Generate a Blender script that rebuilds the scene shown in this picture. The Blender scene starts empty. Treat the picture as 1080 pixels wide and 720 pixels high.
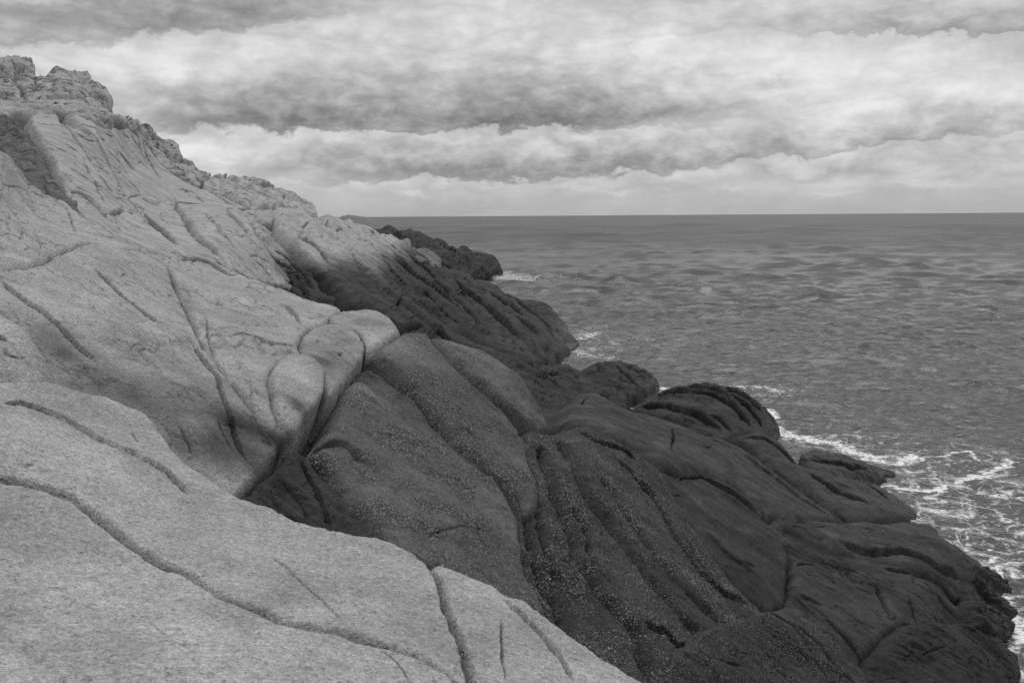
import bpy, math, random
import numpy as np
from mathutils import Matrix, Vector

# ------------------------------------------------------------------ camera
CAM = np.array([0.0, 0.0, 9.0])
FPX = 1050.0                       # focal length in pixels of the 1080 px wide photograph
PITCH = math.atan((360 - 227.6) / FPX)
ROLL = 0.0066
fwd = np.array([0.0, math.cos(PITCH), -math.sin(PITCH)])
r0 = np.array([1.0, 0.0, 0.0]); u0 = np.array([0.0, math.sin(PITCH), math.cos(PITCH)])
RT = r0 * math.cos(ROLL) - u0 * math.sin(ROLL)
UP = u0 * math.cos(ROLL) + r0 * math.sin(ROLL)

sc = bpy.context.scene
cam = bpy.data.objects.new('camera', bpy.data.cameras.new('camera'))
sc.collection.objects.link(cam)
cam.matrix_world = Matrix(((RT[0], UP[0], -fwd[0], CAM[0]), (RT[1], UP[1], -fwd[1], CAM[1]),
                           (RT[2], UP[2], -fwd[2], CAM[2]), (0, 0, 0, 1)))
cam.data.sensor_width = 36.0
cam.data.lens = 36.0 * FPX / 1080.0
cam.data.clip_end = 90000.0
cam.data.clip_start = 0.1
sc.camera = cam

# ------------------------------------------------------------------ view / exposure
sc.view_settings.view_transform = 'Standard'
sc.view_settings.look = 'None'
sc.view_settings.gamma = 1.0
sc.view_settings.exposure = 0.0
sc.view_settings.use_curve_mapping = False
sc.cycles.max_bounces = 5
sc.cycles.diffuse_bounces = 3
sc.cycles.use_denoising = False

# ------------------------------------------------------------------ sun (soft, behind cloud)
SUN_EL, SUN_AZ = 60.0, 22.0         # azimuth clockwise from +Y: high, out over the sea ahead
sun = bpy.data.objects.new('sun', bpy.data.lights.new('sun', 'SUN'))
sc.collection.objects.link(sun)
sun.data.energy = 1.5
sun.data.angle = math.radians(42)
sun.data.color = (1.0, 0.985, 0.97)
_e, _a = math.radians(SUN_EL), math.radians(SUN_AZ)
sdir = Vector((math.sin(_a) * math.cos(_e), math.cos(_a) * math.cos(_e), math.sin(_e)))
sun.rotation_euler = sdir.to_track_quat('Z', 'Y').to_euler()

# ------------------------------------------------------------------ node helper
class NT:
    def __init__(self, tree):
        self.t = tree; self.n = tree.nodes; self.l = tree.links
    def put(self, sock, v):
        if v is None: return
        if isinstance(v, bpy.types.NodeSocket): self.l.new(v, sock)
        else: sock.default_value = v
    def math(self, op, a, b=None, c=None, clamp=False):
        n = self.n.new('ShaderNodeMath'); n.operation = op; n.use_clamp = clamp
        for i, v in enumerate((a, b, c)): self.put(n.inputs[i], v)
        return n.outputs[0]
    def vmath(self, op, a, b=None):
        n = self.n.new('ShaderNodeVectorMath'); n.operation = op
        self.put(n.inputs[0], a); self.put(n.inputs[1], b)
        return n.outputs[0]
    def noise(self, vec, scale, detail=4, rough=0.5, dist=0.0):
        n = self.n.new('ShaderNodeTexNoise')
        self.put(n.inputs['Vector'], vec); self.put(n.inputs['Scale'], scale)
        n.inputs['Detail'].default_value = detail; n.inputs['Roughness'].default_value = rough
        n.inputs['Distortion'].default_value = dist
        return n.outputs['Fac']
    def voronoi(self, vec, scale, feature='F1', rnd=1.0):
        n = self.n.new('ShaderNodeTexVoronoi'); n.feature = feature
        self.put(n.inputs['Vector'], vec); self.put(n.inputs['Scale'], scale)
        n.inputs['Randomness'].default_value = rnd
        return n.outputs['Distance']
    def ss(self, x, a, b, lo=0.0, hi=1.0):
        n = self.n.new('ShaderNodeMapRange'); n.interpolation_type = 'SMOOTHSTEP'
        self.put(n.inputs['Value'], x); self.put(n.inputs['From Min'], a); self.put(n.inputs['From Max'], b)
        self.put(n.inputs['To Min'], lo); self.put(n.inputs['To Max'], hi)
        return n.outputs['Result']
    def lerp(self, f, a, b):            # floats
        n = self.n.new('ShaderNodeMix'); n.data_type = 'FLOAT'
        self.put(n.inputs[0], f); self.put(n.inputs[2], a); self.put(n.inputs[3], b)
        return n.outputs[0]
    def comb(self, x, y, z):
        n = self.n.new('ShaderNodeCombineXYZ')
        for i, v in enumerate((x, y, z)): self.put(n.inputs[i], v)
        return n.outputs[0]
    def sep(self, v):
        n = self.n.new('ShaderNodeSeparateXYZ'); self.put(n.inputs[0], v)
        return n.outputs

# ------------------------------------------------------------------ world: overcast sky, banks of stratocumulus
world = bpy.data.worlds.new('World'); sc.world = world; world.use_nodes = True
w = NT(world.node_tree); w.n.clear()
out = w.n.new('ShaderNodeOutputWorld'); bg = w.n.new('ShaderNodeBackground')
w.l.new(bg.outputs[0], out.inputs[0])
bg.inputs['Strength'].default_value = 0.1
sky = w.n.new('ShaderNodeTexSky'); sky.sky_type = 'NISHITA'; sky.sun_disc = False
sky.sun_elevation = math.radians(SUN_EL); sky.sun_rotation = math.radians(SUN_AZ)
bw = w.n.new('ShaderNodeRGBToBW'); w.l.new(sky.outputs[0], bw.inputs[0])
gen = w.n.new('ShaderNodeTexCoord').outputs['Generated']
dx, dy, dz = w.sep(gen)
DEG = 180 / math.pi
AZ = w.math('MULTIPLY', w.math('ARCTAN2', dx, dy), DEG)
EL = w.math('MULTIPLY', w.math('ARCSINE', dz), DEG)
elp = w.math('MAXIMUM', EL, 0.0)
# noise space: clouds pack together towards the horizon
cv = w.comb(w.math('MULTIPLY', AZ, 0.20), w.math('MULTIPLY', elp, 0.42), w.math('MULTIPLY', dy, 0.4))
n_big = w.noise(cv, 1.0, 7, 0.55, 0.25)
n_puf = w.noise(w.comb(w.math('MULTIPLY', AZ, 0.52), w.math('MULTIPLY', elp, 0.95), 5.1), 1.0, 9, 0.64, 0.25)
n_str = w.noise(w.comb(w.math('MULTIPLY', AZ, 0.12), w.math('MULTIPLY', elp, 0.8), 3.7), 1.0, 7, 0.6, 0.6)
wob = w.math('MULTIPLY', w.math('SUBTRACT', n_puf, 0.5), 2.6)         # degrees of wobble in a cloud's edge
wob2 = w.math('MULTIPLY', w.math('SUBTRACT', n_big, 0.5), 3.4)

def u2az(u): return math.degrees(math.atan((u - 540) / FPX))
def v2el(v): return (227.6 - v) / FPX * DEG * 0.985

# brightness of the cloud deck (display-linear)
clear = w.math('ADD', 0.655, w.math('MULTIPLY', w.math('SUBTRACT', n_big, 0.5), 0.42))
clear = w.math('ADD', clear, w.math('MULTIPLY', w.math('SUBTRACT', n_str, 0.5), 0.14))
n_b = w.noise(w.comb(w.math('MULTIPLY', AZ, 0.30), w.math('MULTIPLY', elp, 0.66), 9.3), 1.0, 7, 0.56, 0.25)
bil = w.math('ABSOLUTE', w.math('MULTIPLY', w.math('SUBTRACT', n_b, 0.5), 2.0))       # billows
clear = w.math('ADD', clear, w.math('MULTIPLY', w.math('SUBTRACT', bil, 0.2), 0.44))
clear = w.math('ADD', clear, w.math('MULTIPLY', w.math('SUBTRACT', n_puf, 0.5), 0.22))
hz = w.ss(EL, 0.0, 3.2, 1.0, 0.0)
clear = w.lerp(w.math('MULTIPLY', hz, 0.85), clear, w.math('ADD', 0.43, w.math('MULTIPLY', w.math('SUBTRACT', n_str, 0.5), 0.12)))
val = clear
# bright gaps: (u, v, half width px, half height px, amount)
for (u, v, su, sv, am) in [(205, 82, 70, 16, .20), (890, 105, 150, 32, .17), (720, 62, 90, 22, .12), (700, 112, 60, 10, .10),
                           (210, 160, 40, 8, .16), (40, 12, 40, 10, .16), (470, 40, 120, 30, .10), (1050, 120, 60, 18, .12), (820, 85, 120, 24, .10), (610, 60, 90, 20, .08), (382, 193, 16, 2.5, .13), (438, 206, 14, 2.2, .13), (612, 200, 26, 2.6, .11), (655, 203, 20, 2.2, .12), (765, 201, 24, 2.6, .10), (980, 200, 40, 3, .10), (880, 208, 30, 2, .08), (365, 146, 40, 4, .10), (480, 149, 26, 3, .10), (620, 147, 30, 3, .10)]:
    a = w.math('DIVIDE', w.math('SUBTRACT', AZ, u2az(u)), su / FPX * DEG)
    b = w.math('DIVIDE', w.math('SUBTRACT', w.math('ADD', EL, w.math('MULTIPLY', wob, 0.6)), v2el(v)), sv / FPX * DEG)
    g = w.math('EXPONENT', w.math('MULTIPLY', w.math('ADD', w.math('MULTIPLY', a, a), w.math('MULTIPLY', b, b)), -1.0))
    val = w.math('ADD', val, w.math('MULTIPLY', g, am))
# cloud banks with flat dark bases: (u, half width, base v, slope px per px, thickness px, amount, base softness px)
for (u, su, vb, sl, th, am, soft) in [
        (465, 270, 141, -0.005, 58, .60, 4.5), (240, 110, 139, 0.0, 34, .40, 4), (640, 130, 136, -0.05, 40, .30, 4),
        (520, 220, 189, -0.02, 34, .48, 4.5), (420, 90, 186, 0.02, 22, .22, 6), (860, 260, 172, -0.08, 22, .40, 4),
        (110, 250, 60, -0.12, 75, .44, 8), (270, 110, 42, -0.14, 40, .24, 8),
        (1000, 160, 66, 0.09, 22, .40, 3), (860, 240, 16, -0.02, 40, .36, 14), (880, 90, 195, -0.02, 14, .24, 8),
        (812, 26, 106, -0.12, 14, .30, 6), (985, 34, 137, 0.0, 16, .22, 6), (730, 60, 48, 0.02, 8, .2, 4),
        (620, 160, 206, 0.0, 10, .14, 6), (60, 120, 45, 0.0, 30, .2, 12)]:
    da = w.math('SUBTRACT', AZ, u2az(u))
    a = w.math('DIVIDE', da, su / FPX * DEG)
    ext = w.math('EXPONENT', w.math('MULTIPLY', w.math('POWER', w.math('ABSOLUTE', a), 2.6), -1.0))
    base = w.math('ADD', v2el(vb), w.math('MULTIPLY', da, -sl))
    small = 0.8 if th > 20 else 0.6
    e2 = w.math('ADD', EL, w.math('ADD', w.math('MULTIPLY', wob, small), w.math('MULTIPLY', wob2, small * 0.7)))
    t = w.math('SUBTRACT', e2, base)
    lo = w.ss(t, 0.0, soft / FPX * DEG)
    hi = w.math('EXPONENT', w.math('MULTIPLY', w.math('POWER', w.math('DIVIDE', w.math('MAXIMUM', t, 0.0), th / FPX * DEG), 2.0), -1.0))
    g = w.math('MULTIPLY', w.math('MULTIPLY', lo, hi), ext)
    g = w.math('MULTIPLY', g, w.ss(n_puf, 0.3, 0.72, 1.1, 0.72))
    val = w.math('MULTIPLY', val, w.math('SUBTRACT', 1.0, w.math('MULTIPLY', g, am)))
val = w.math('MINIMUM', w.math('MAXIMUM', val, 0.06), 0.84)
over = w.math('ADD', 1.15, w.math('MULTIPLY', w.math('SUBTRACT', n_big, 0.5), 0.25))
val = w.lerp(w.ss(EL, 14.0, 50.0), val, over)
val = w.lerp(w.ss(EL, -4.0, -0.3, 1.0, 0.0), val, 0.10)
# a little of the clear sky's own light is left behind the cloud
val10 = w.math('ADD', w.math('MULTIPLY', val, 9.7), w.math('MULTIPLY', bw.outputs[0], 0.02))
cc = w.n.new('ShaderNodeCombineColor')
for i in range(3): w.l.new(val10, cc.inputs[i])
w.l.new(cc.outputs[0], bg.inputs['Color'])
world.cycles.sampling_method = 'MANUAL'
world.cycles.sample_map_resolution = 512

# ------------------------------------------------------------------ numpy tools
rng = np.random.default_rng(11)

def ray(u, v):
    u = np.asarray(u, float); v = np.asarray(v, float)
    return fwd + ((u - 540) / FPX)[..., None] * RT - ((v - 360) / FPX)[..., None] * UP

def at(u, v, t): return CAM + ray(u, v) * np.asarray(t, float)[..., None]

def proj(P):
    d = P - CAM
    t = np.maximum(d @ fwd, 0.05)
    return 540 + FPX * (d @ RT) / t, 360 - FPX * (d @ UP) / t, t

def tps_fit(x, y, smooth=1e-6):
    n = len(x)
    d2 = ((x[:, None] - x[None]) ** 2).sum(-1)
    K = 0.5 * d2 * np.log(d2 + 1e-12) + smooth * np.eye(n)
    Pm = np.hstack([np.ones((n, 1)), x])
    A = np.zeros((n + 3, n + 3)); A[:n, :n] = K; A[:n, n:] = Pm; A[n:, :n] = Pm.T
    s = np.linalg.lstsq(A, np.concatenate([y, np.zeros(3)]), rcond=None)[0]
    return x, s

def tps_eval(m, q):
    x, s = m; n = len(x); o = np.empty(len(q))
    for i in range(0, len(q), 20000):
        b = q[i:i + 20000]
        d2 = ((b[:, None] - x[None]) ** 2).sum(-1)
        o[i:i + 20000] = (0.5 * d2 * np.log(d2 + 1e-12)) @ s[:n] + s[n] + b @ s[n + 1:]
    return o

class Field:                        # distance along the view axis, from surveyed points
    def __init__(self, pts):
        a = np.array(pts, float)
        self.pts = a
        self.m = tps_fit(a[:, :2] / 100.0, 1.0 / a[:, 2], 1e-5)
        self.lo, self.hi = (1 / a[:, 2]).min() * 0.9, (1 / a[:, 2]).max() * 1.1
    def __call__(self, u, v):
        q = np.stack([np.asarray(u, float).ravel(), np.asarray(v, float).ravel()], 1) / 100.0
        return 1.0 / np.clip(tps_eval(self.m, q), self.lo, self.hi)

_h = rng.integers(0, 2 ** 31, 4096)
_g3 = rng.normal(size=(4096, 3)); _g3 /= np.linalg.norm(_g3, axis=1)[:, None]
def perlin(p):
    i = np.floor(p).astype(np.int64); f = p - i
    u = f * f * f * (f * (f * 6 - 15) + 10)
    r = 0
    for dx in (0, 1):
        wx = u[:, 0] if dx else 1 - u[:, 0]
        for dy in (0, 1):
            wy = u[:, 1] if dy else 1 - u[:, 1]
            for dz in (0, 1):
                wz = u[:, 2] if dz else 1 - u[:, 2]
                k = _h[((i[:, 0] + dx) * 73856093 ^ (i[:, 1] + dy) * 19349663 ^ (i[:, 2] + dz) * 83492791) & 4095] & 4095
                g = _g3[k]
                r = r + wx * wy * wz * (g[:, 0] * (f[:, 0] - dx) + g[:, 1] * (f[:, 1] - dy) + g[:, 2] * (f[:, 2] - dz))
    return r * 1.5

def fbm(p, octv=4, gain=0.5, ridged=False):
    a, s, o = 1.0, 0.0, 0
    for k in range(octv):
        n = perlin(p * 2.03 ** k + 17.3 * k)
        if ridged: n = 1 - 2 * np.abs(n)
        o = o + a * n; s += a; a *= gain
    return o / s

def spline(pts, n=7, closed=True):
    p = np.array(pts, float); m = len(p); o = []
    for i in range(m if closed else m - 1):
        if closed: a, b, c, d = p[i - 1], p[i], p[(i + 1) % m], p[(i + 2) % m]
        else: a, b, c, d = p[max(i - 1, 0)], p[i], p[i + 1], p[min(i + 2, m - 1)]
        for t in np.arange(n) / n:
            t2, t3 = t * t, t * t * t
            tn = 0.42
            o.append((2 * t3 - 3 * t2 + 1) * b + (t3 - 2 * t2 + t) * (c - a) * tn + (-2 * t3 + 3 * t2) * c + (t3 - t2) * (d - b) * tn)
    if not closed: o.append(p[-1])
    return np.array(o)

def inside(poly, q):
    x, y = q[:, 0], q[:, 1]; r = np.zeros(len(q), bool)
    a = poly; b = np.roll(poly, -1, 0)
    for (x1, y1), (x2, y2) in zip(a, b):
        if y1 == y2: continue
        c = ((y1 > y) != (y2 > y)) & (x < (x2 - x1) * (y - y1) / (y2 - y1) + x1)
        r ^= c
    return r

def polydist(line, q, closed=False):
    """distance to a polyline, signed (+ on its left), and the fraction along it"""
    best = np.full(len(q), 1e9); sgn = np.ones(len(q)); par = np.zeros(len(q))
    L = np.vstack([line, line[:1]]) if closed else line
    seg = np.diff(L, axis=0); ln = np.linalg.norm(seg, axis=1) + 1e-9
    acc = np.concatenate([[0], np.cumsum(ln)])
    for i in range(len(seg)):
        d = q - L[i]
        t = np.clip((d @ seg[i]) / ln[i] ** 2, 0, 1)
        e = d - t[:, None] * seg[i]
        dd = np.hypot(e[:, 0], e[:, 1])
        k = dd < best
        best[k] = dd[k]
        sgn[k] = np.sign(seg[i][0] * d[k, 1] - seg[i][1] * d[k, 0])
        par[k] = (acc[i] + t[k] * ln[i]) / acc[-1]
    return best, sgn, par

def sstep(x, a, b):
    t = np.clip((x - a) / (b - a), 0, 1); return t * t * (3 - 2 * t)

# ------------------------------------------------------------------ materials
def rock_material(name):
    m = bpy.data.materials.new(name); m.use_nodes = True
    k = NT(m.node_tree); k.n.clear()
    o = k.n.new('ShaderNodeOutputMaterial'); b = k.n.new('ShaderNodeBsdfPrincipled'); k.l.new(b.outputs[0], o.inputs[0])
    geo = k.n.new('ShaderNodeNewGeometry'); P = geo.outputs['Position']
    at_ = k.n.new('ShaderNodeAttribute'); at_.attribute_name = 'lichen'
    zone = at_.outputs['Fac']
    Px, Py, Pz = k.sep(P)
    warp = k.noise(P, 0.55, 4, 0.6)
    patch = k.noise(P, 1.7, 6, 0.62, 0.4)
    grain = k.noise(P, 34.0, 4, 0.75)
    grain2 = k.noise(P, 92.0, 2, 0.6)
    mott = k.noise(P, 8.0, 5, 0.7)
    # dark lichen / algae film of the splash zone plus painted shade and haze, broken up by patches
    z = k.math('ADD', zone, k.math('MULTIPLY', k.math('SUBTRACT', patch, 0.5), 0.55))
    z = k.math('ADD', z, k.math('MULTIPLY', k.math('SUBTRACT', mott, 0.5), 0.22))
    z = k.ss(z, 0.12, 0.88)
    # pale granite
    pale = k.math('ADD', 0.285, k.math('MULTIPLY', k.math('SUBTRACT', warp, 0.5), 0.16))
    pale = k.math('ADD', pale, k.math('MULTIPLY', k.math('SUBTRACT', mott, 0.5), 0.16))
    blotp = k.noise(k.vmath('ADD', P, (15.0, 0, 0)), 1.3, 6, 0.62, 0.6)
    pale = k.math('MULTIPLY', pale, k.ss(blotp, 0.34, 0.66, 0.84, 1.12))
    pale = k.math('MULTIPLY', pale, k.math('ADD', 1.0, k.math('MULTIPLY', k.math('SUBTRACT', grain, 0.5), 2.0)))
    pale = k.math('MULTIPLY', pale, k.math('ADD', 1.0, k.math('MULTIPLY', k.math('SUBTRACT', grain2, 0.5), 1.3)))
    # mica / black lichen specks
    vs = k.voronoi(k.vmath('ADD', P, (3.1, 0, 0)), 20.0)
    spk = k.math('MULTIPLY', k.ss(vs, 0.12, 0.24, 1.0, 0.0), k.ss(mott, 0.45, 0.62))
    pale = k.math('MULTIPLY', pale, k.math('SUBTRACT', 1.0, k.math('MULTIPLY', spk, 0.45)))
    pit = k.ss(k.noise(k.vmath('MULTIPLY', P, (1.0, 1.0, 1.6)), 11.0, 3, 0.5), 0.66, 0.72)
    scab = k.math('MULTIPLY', k.ss(k.noise(P, 3.1, 6, 0.7), 0.54, 0.68), k.ss(grain, 0.42, 0.58))
    pale = k.math('MULTIPLY', pale, k.math('SUBTRACT', 1.0, k.math('MULTIPLY', scab, 0.22)))
    # dark rock with pale lichen dots and thin crusts
    dark = k.math('ADD', 0.0205, k.math('MULTIPLY', k.math('SUBTRACT', warp, 0.5), 0.05))
    blot = k.noise(k.vmath('ADD', P, (5.0, 0, 0)), 0.9, 6, 0.65, 0.6)
    dark = k.math('MULTIPLY', dark, k.ss(blot, 0.36, 0.64, 0.62, 1.4))
    dark = k.math('MULTIPLY', dark, k.math('ADD', 1.0, k.math('MULTIPLY', k.math('SUBTRACT', mott, 0.5), 1.3)))
    dark = k.math('MULTIPLY', dark, k.math('ADD', 1.0, k.math('MULTIPLY', k.math('SUBTRACT', grain, 0.5), 1.4)))
    sp_at = k.n.new('ShaderNodeAttribute'); sp_at.attribute_name = 'specks'
    v1 = k.voronoi(P, 19.0); v2 = k.voronoi(k.vmath('ADD', P, (9.7, 4.1, 0)), 36.0)
    dens = k.math('MULTIPLY', k.ss(patch, 0.15, 0.62), sp_at.outputs['Fac'])
    d1 = k.ss(v1, k.math('MULTIPLY', dens, 0.16), k.math('MULTIPLY', dens, 0.34), 1.0, 0.0)
    d2 = k.ss(v2, k.math('MULTIPLY', dens, 0.22), k.math('MULTIPLY', dens, 0.46), 1.0, 0.0)
    dots = k.math('MULTIPLY', k.math('MAXIMUM', d1, k.math('MULTIPLY', d2, 0.8)), dens)
    dots = k.math('MULTIPLY', dots, k.ss(grain, 0.3, 0.6))
    dark = k.lerp(k.math('MULTIPLY', dots, 0.85), dark, 0.24)
    col = k.lerp(z, pale, dark)
    # damp band just above the water
    wet = k.ss(k.math('ADD', Pz, k.math('MULTIPLY', patch, -1.2)), -0.4, 0.5, 1.0, 0.0)
    col = k.math('MULTIPLY', col, k.math('SUBTRACT', 1.0, k.math('MULTIPLY', wet, 0.35)))
    c = k.n.new('ShaderNodeCombineColor')
    for i in range(3): k.l.new(col, c.inputs[i])
    k.l.new(c.outputs[0], b.inputs['Base Color'])
    k.put(b.inputs['Roughness'], k.lerp(wet, k.lerp(z, 0.9, 0.75), 0.35))
    b.inputs['Specular IOR Level'].default_value = 0.13
    hgt = k.math('ADD', k.math('MULTIPLY', grain, 0.026), k.math('MULTIPLY', grain2, 0.009))
    hgt = k.math('ADD', hgt, k.math('MULTIPLY', mott, 0.08))
    hgt = k.math('ADD', hgt, k.math('MULTIPLY', patch, 0.10))
    hgt = k.math('SUBTRACT', hgt, k.math('MULTIPLY', pit, 0.03))
    bp = k.n.new('ShaderNodeBump'); bp.inputs['Strength'].default_value = 0.75; bp.inputs['Distance'].default_value = 1.0
    k.l.new(hgt, bp.inputs['Height']); k.l.new(bp.outputs[0], b.inputs['Normal'])
    return m

ROCK = rock_material('granite')

def mesh_object(name, V, F, mat, attrs=None, base=None, smooth=True):
    if base is None: base = np.array([V[:, 0].mean(), V[:, 1].mean(), V[:, 2].min()])
    me = bpy.data.meshes.new(name)
    me.vertices.add(len(V)); me.vertices.foreach_set('co', (V - base).astype(np.float32).ravel())
    F = np.asarray(F, np.int32); k = F.shape[1]
    me.loops.add(F.size); me.loops.foreach_set('vertex_index', F.ravel())
    me.polygons.add(len(F)); me.polygons.foreach_set('loop_start', np.arange(0, F.size, k, dtype=np.int32))
    me.update(calc_edges=True)
    me.polygons.foreach_set('use_smooth', np.full(len(F), smooth))
    for a, val in (attrs or {}).items():
        at_ = me.attributes.new(a, 'FLOAT', 'POINT'); at_.data.foreach_set('value', np.asarray(val, np.float32))
    me.materials.append(mat); me.validate()
    o = bpy.data.objects.new(name, me); o.location = base
    sc.collection.objects.link(o)
    return o

# ------------------------------------------------------------------ surveyed distances
F_ = Field([(0, 400, 6.5), (0, 510, 4.9), (0, 720, 3.2), (200, 490, 6.6), (200, 600, 4.7), (200, 720, 3.4), (410, 572, 5.9),
            (400, 650, 4.5), (400, 720, 3.7), (550, 632, 5.3), (560, 720, 4.1), (680, 720, 4.6)])
F0_ = Field([(0, 340, 7.8), (52, 395, 7.2), (0, 402, 6.95), (30, 375, 7.3), (0, 430, 6.75)])
M_ = Field([(0, 290, 11), (0, 330, 9.6), (0, 400, 8.9), (50, 425, 8.8), (100, 450, 8.8), (0, 440, 8.5), (0, 160, 16), (60, 210, 18), (100, 255, 15), (100, 350, 10.5), (160, 430, 9.5), (250, 520, 9),
            (175, 285, 16), (240, 280, 20), (300, 310, 18), (360, 325, 17), (420, 345, 16), (345, 370, 14), (310, 410, 11.5),
            (310, 460, 10.5), (240, 400, 11), (400, 400, 14), (450, 350, 16.5), (460, 500, 11.5), (430, 575, 9.3), (530, 510, 12.5),
            (560, 620, 10), (575, 440, 17), (550, 400, 17.5), (680, 710, 9.5), (650, 470, 17), (720, 505, 20), (740, 600, 14), (900, 715, 14.5),
            (800, 720, 12), (850, 650, 15.8), (950, 600, 21), (1000, 600, 22.5), (1060, 700, 19.3), (1040, 640, 22.3), (975, 554, 28),
            (900, 552, 25.5), (808, 545, 22), (1030, 595, 25.6)])
A_ = Field([(590, 430, 25), (607, 420, 27), (690, 440, 30), (763, 463, 32), (837, 513, 29), (897, 548, 26.5), (640, 460, 21),
            (713, 497, 20.5), (790, 528, 22), (740, 475, 25)])
S_ = Field([(770, 462, 35.5), (830, 468, 36.5), (900, 507, 32.5), (970, 545, 29.5), (810, 487, 33), (860, 520, 30.5), (900, 547, 28)])
R1_ = Field([(848, 490, 34.5), (860, 474, 37), (945, 503, 34.2), (900, 507, 33), (905, 486, 35.5)])
R3_ = Field([(660, 432, 43), (700, 445, 39), (740, 455, 36.5), (730, 408, 44.5), (785, 420, 43.5), (820, 452, 41), (800, 462, 37.5), (745, 430, 40)])
R4_ = Field([(600, 398, 47), (640, 380, 56), (690, 404, 52), (655, 427, 45), (682, 414, 48.5), (640, 400, 49.5)])
K_ = Field([(600, 360, 67), (590, 385, 54), (480, 370, 41), (430, 335, 39), (380, 310, 39), (300, 290, 36), (290, 240, 42), (340, 228, 60),
            (260, 225, 43), (400, 245, 78), (460, 280, 80), (520, 310, 88), (575, 328, 84), (500, 330, 60), (350, 260, 50), (100, 130, 42),
            (60, 125, 40), (0, 150, 30), (110, 235, 26), (60, 200, 28), (145, 222, 34), (190, 225, 38), (240, 215, 46), (180, 250, 29),
            (225, 262, 29), (245, 280, 28), (550, 400, 37), (620, 410, 42), (0, 60, 48), (60, 75, 50), (110, 95, 52), (150, 135, 57), (190, 167, 62), (245, 182, 70),
            (335, 222, 84), (160, 165, 54), (240, 210, 58), (0, 120, 40)])

# ------------------------------------------------------------------ rock builder
STAINS = []      # (point, radius m, amount): darker lichen patches on the pale granite
def stain(u, v, fld, rpx, am):
    t = fld([u], [v])[0]; STAINS.append((at(np.array([u]), np.array([v]), np.array([t]))[0], rpx * t / FPX, am))
for q in [(300, 468, 34, .5), (275, 495, 30, .35), (312, 432, 16, .45), (240, 470, 40, .28), (262, 450, 30, .30), (330, 405, 14, .25), (190, 430, 80, .22), (85, 395, 48, .22), (130, 425, 50, .2), (190, 470, 40, .2), (66, 372, 26, .30), (50, 352, 24, .22), (60, 350, 40, .10), (150, 370, 50, .12), (345, 372, 40, .12), (60, 300, 60, .05),
          (345, 385, 30, .3), (415, 368, 34, -.22), (375, 408, 34, -.16), (500, 385, 55, -.14), (395, 340, 26, .2), (365, 360, 24, .2), (230, 430, 40, .15)]:
    stain(q[0], q[1], M_, q[2], q[3])
for q in [(300, 262, 26, .25), (330, 265, 30, .15), (60, 150, 18, .25)]: stain(q[0], q[1], K_, q[2], q[3])

GRAIN = (0.80, 0.60)         # the run of the joints on the picture: down and to the right

KCR = [([(60, 122), (78, 143), (100, 177), (118, 203), (131, 224)], 1.5, 5, 1), ([(100, 142), (117, 177), (138, 213), (148, 226)], 1.4, 5, 1),
       ([(143, 139), (153, 167), (177, 203), (191, 223)], 1.5, 5, 1), ([(190, 223), (205, 247), (225, 263), (246, 283)], 1.8, 6, 2), ([(147, 221), (165, 238), (184, 253)], 1.8, 6, 1.5),
       ([(240, 217), (255, 233), (272, 258), (288, 282)], 1.6, 6, 1.5), ([(255, 221), (272, 244), (288, 268), (304, 290)], 1.8, 6, 1.5), ([(262, 268), (275, 280), (290, 300)], 1.4, 4),
       ([(160, 150), (190, 180), (225, 206), (262, 222)], 1.2, 3, 1), ([(120, 205), (135, 208), (150, 206)], 1.0, 2), ([(85, 165), (100, 195), (112, 222)], 1.1, 2.5), ([(165, 205), (185, 214), (215, 216)], 1.0, 2.5, 1)]

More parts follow.
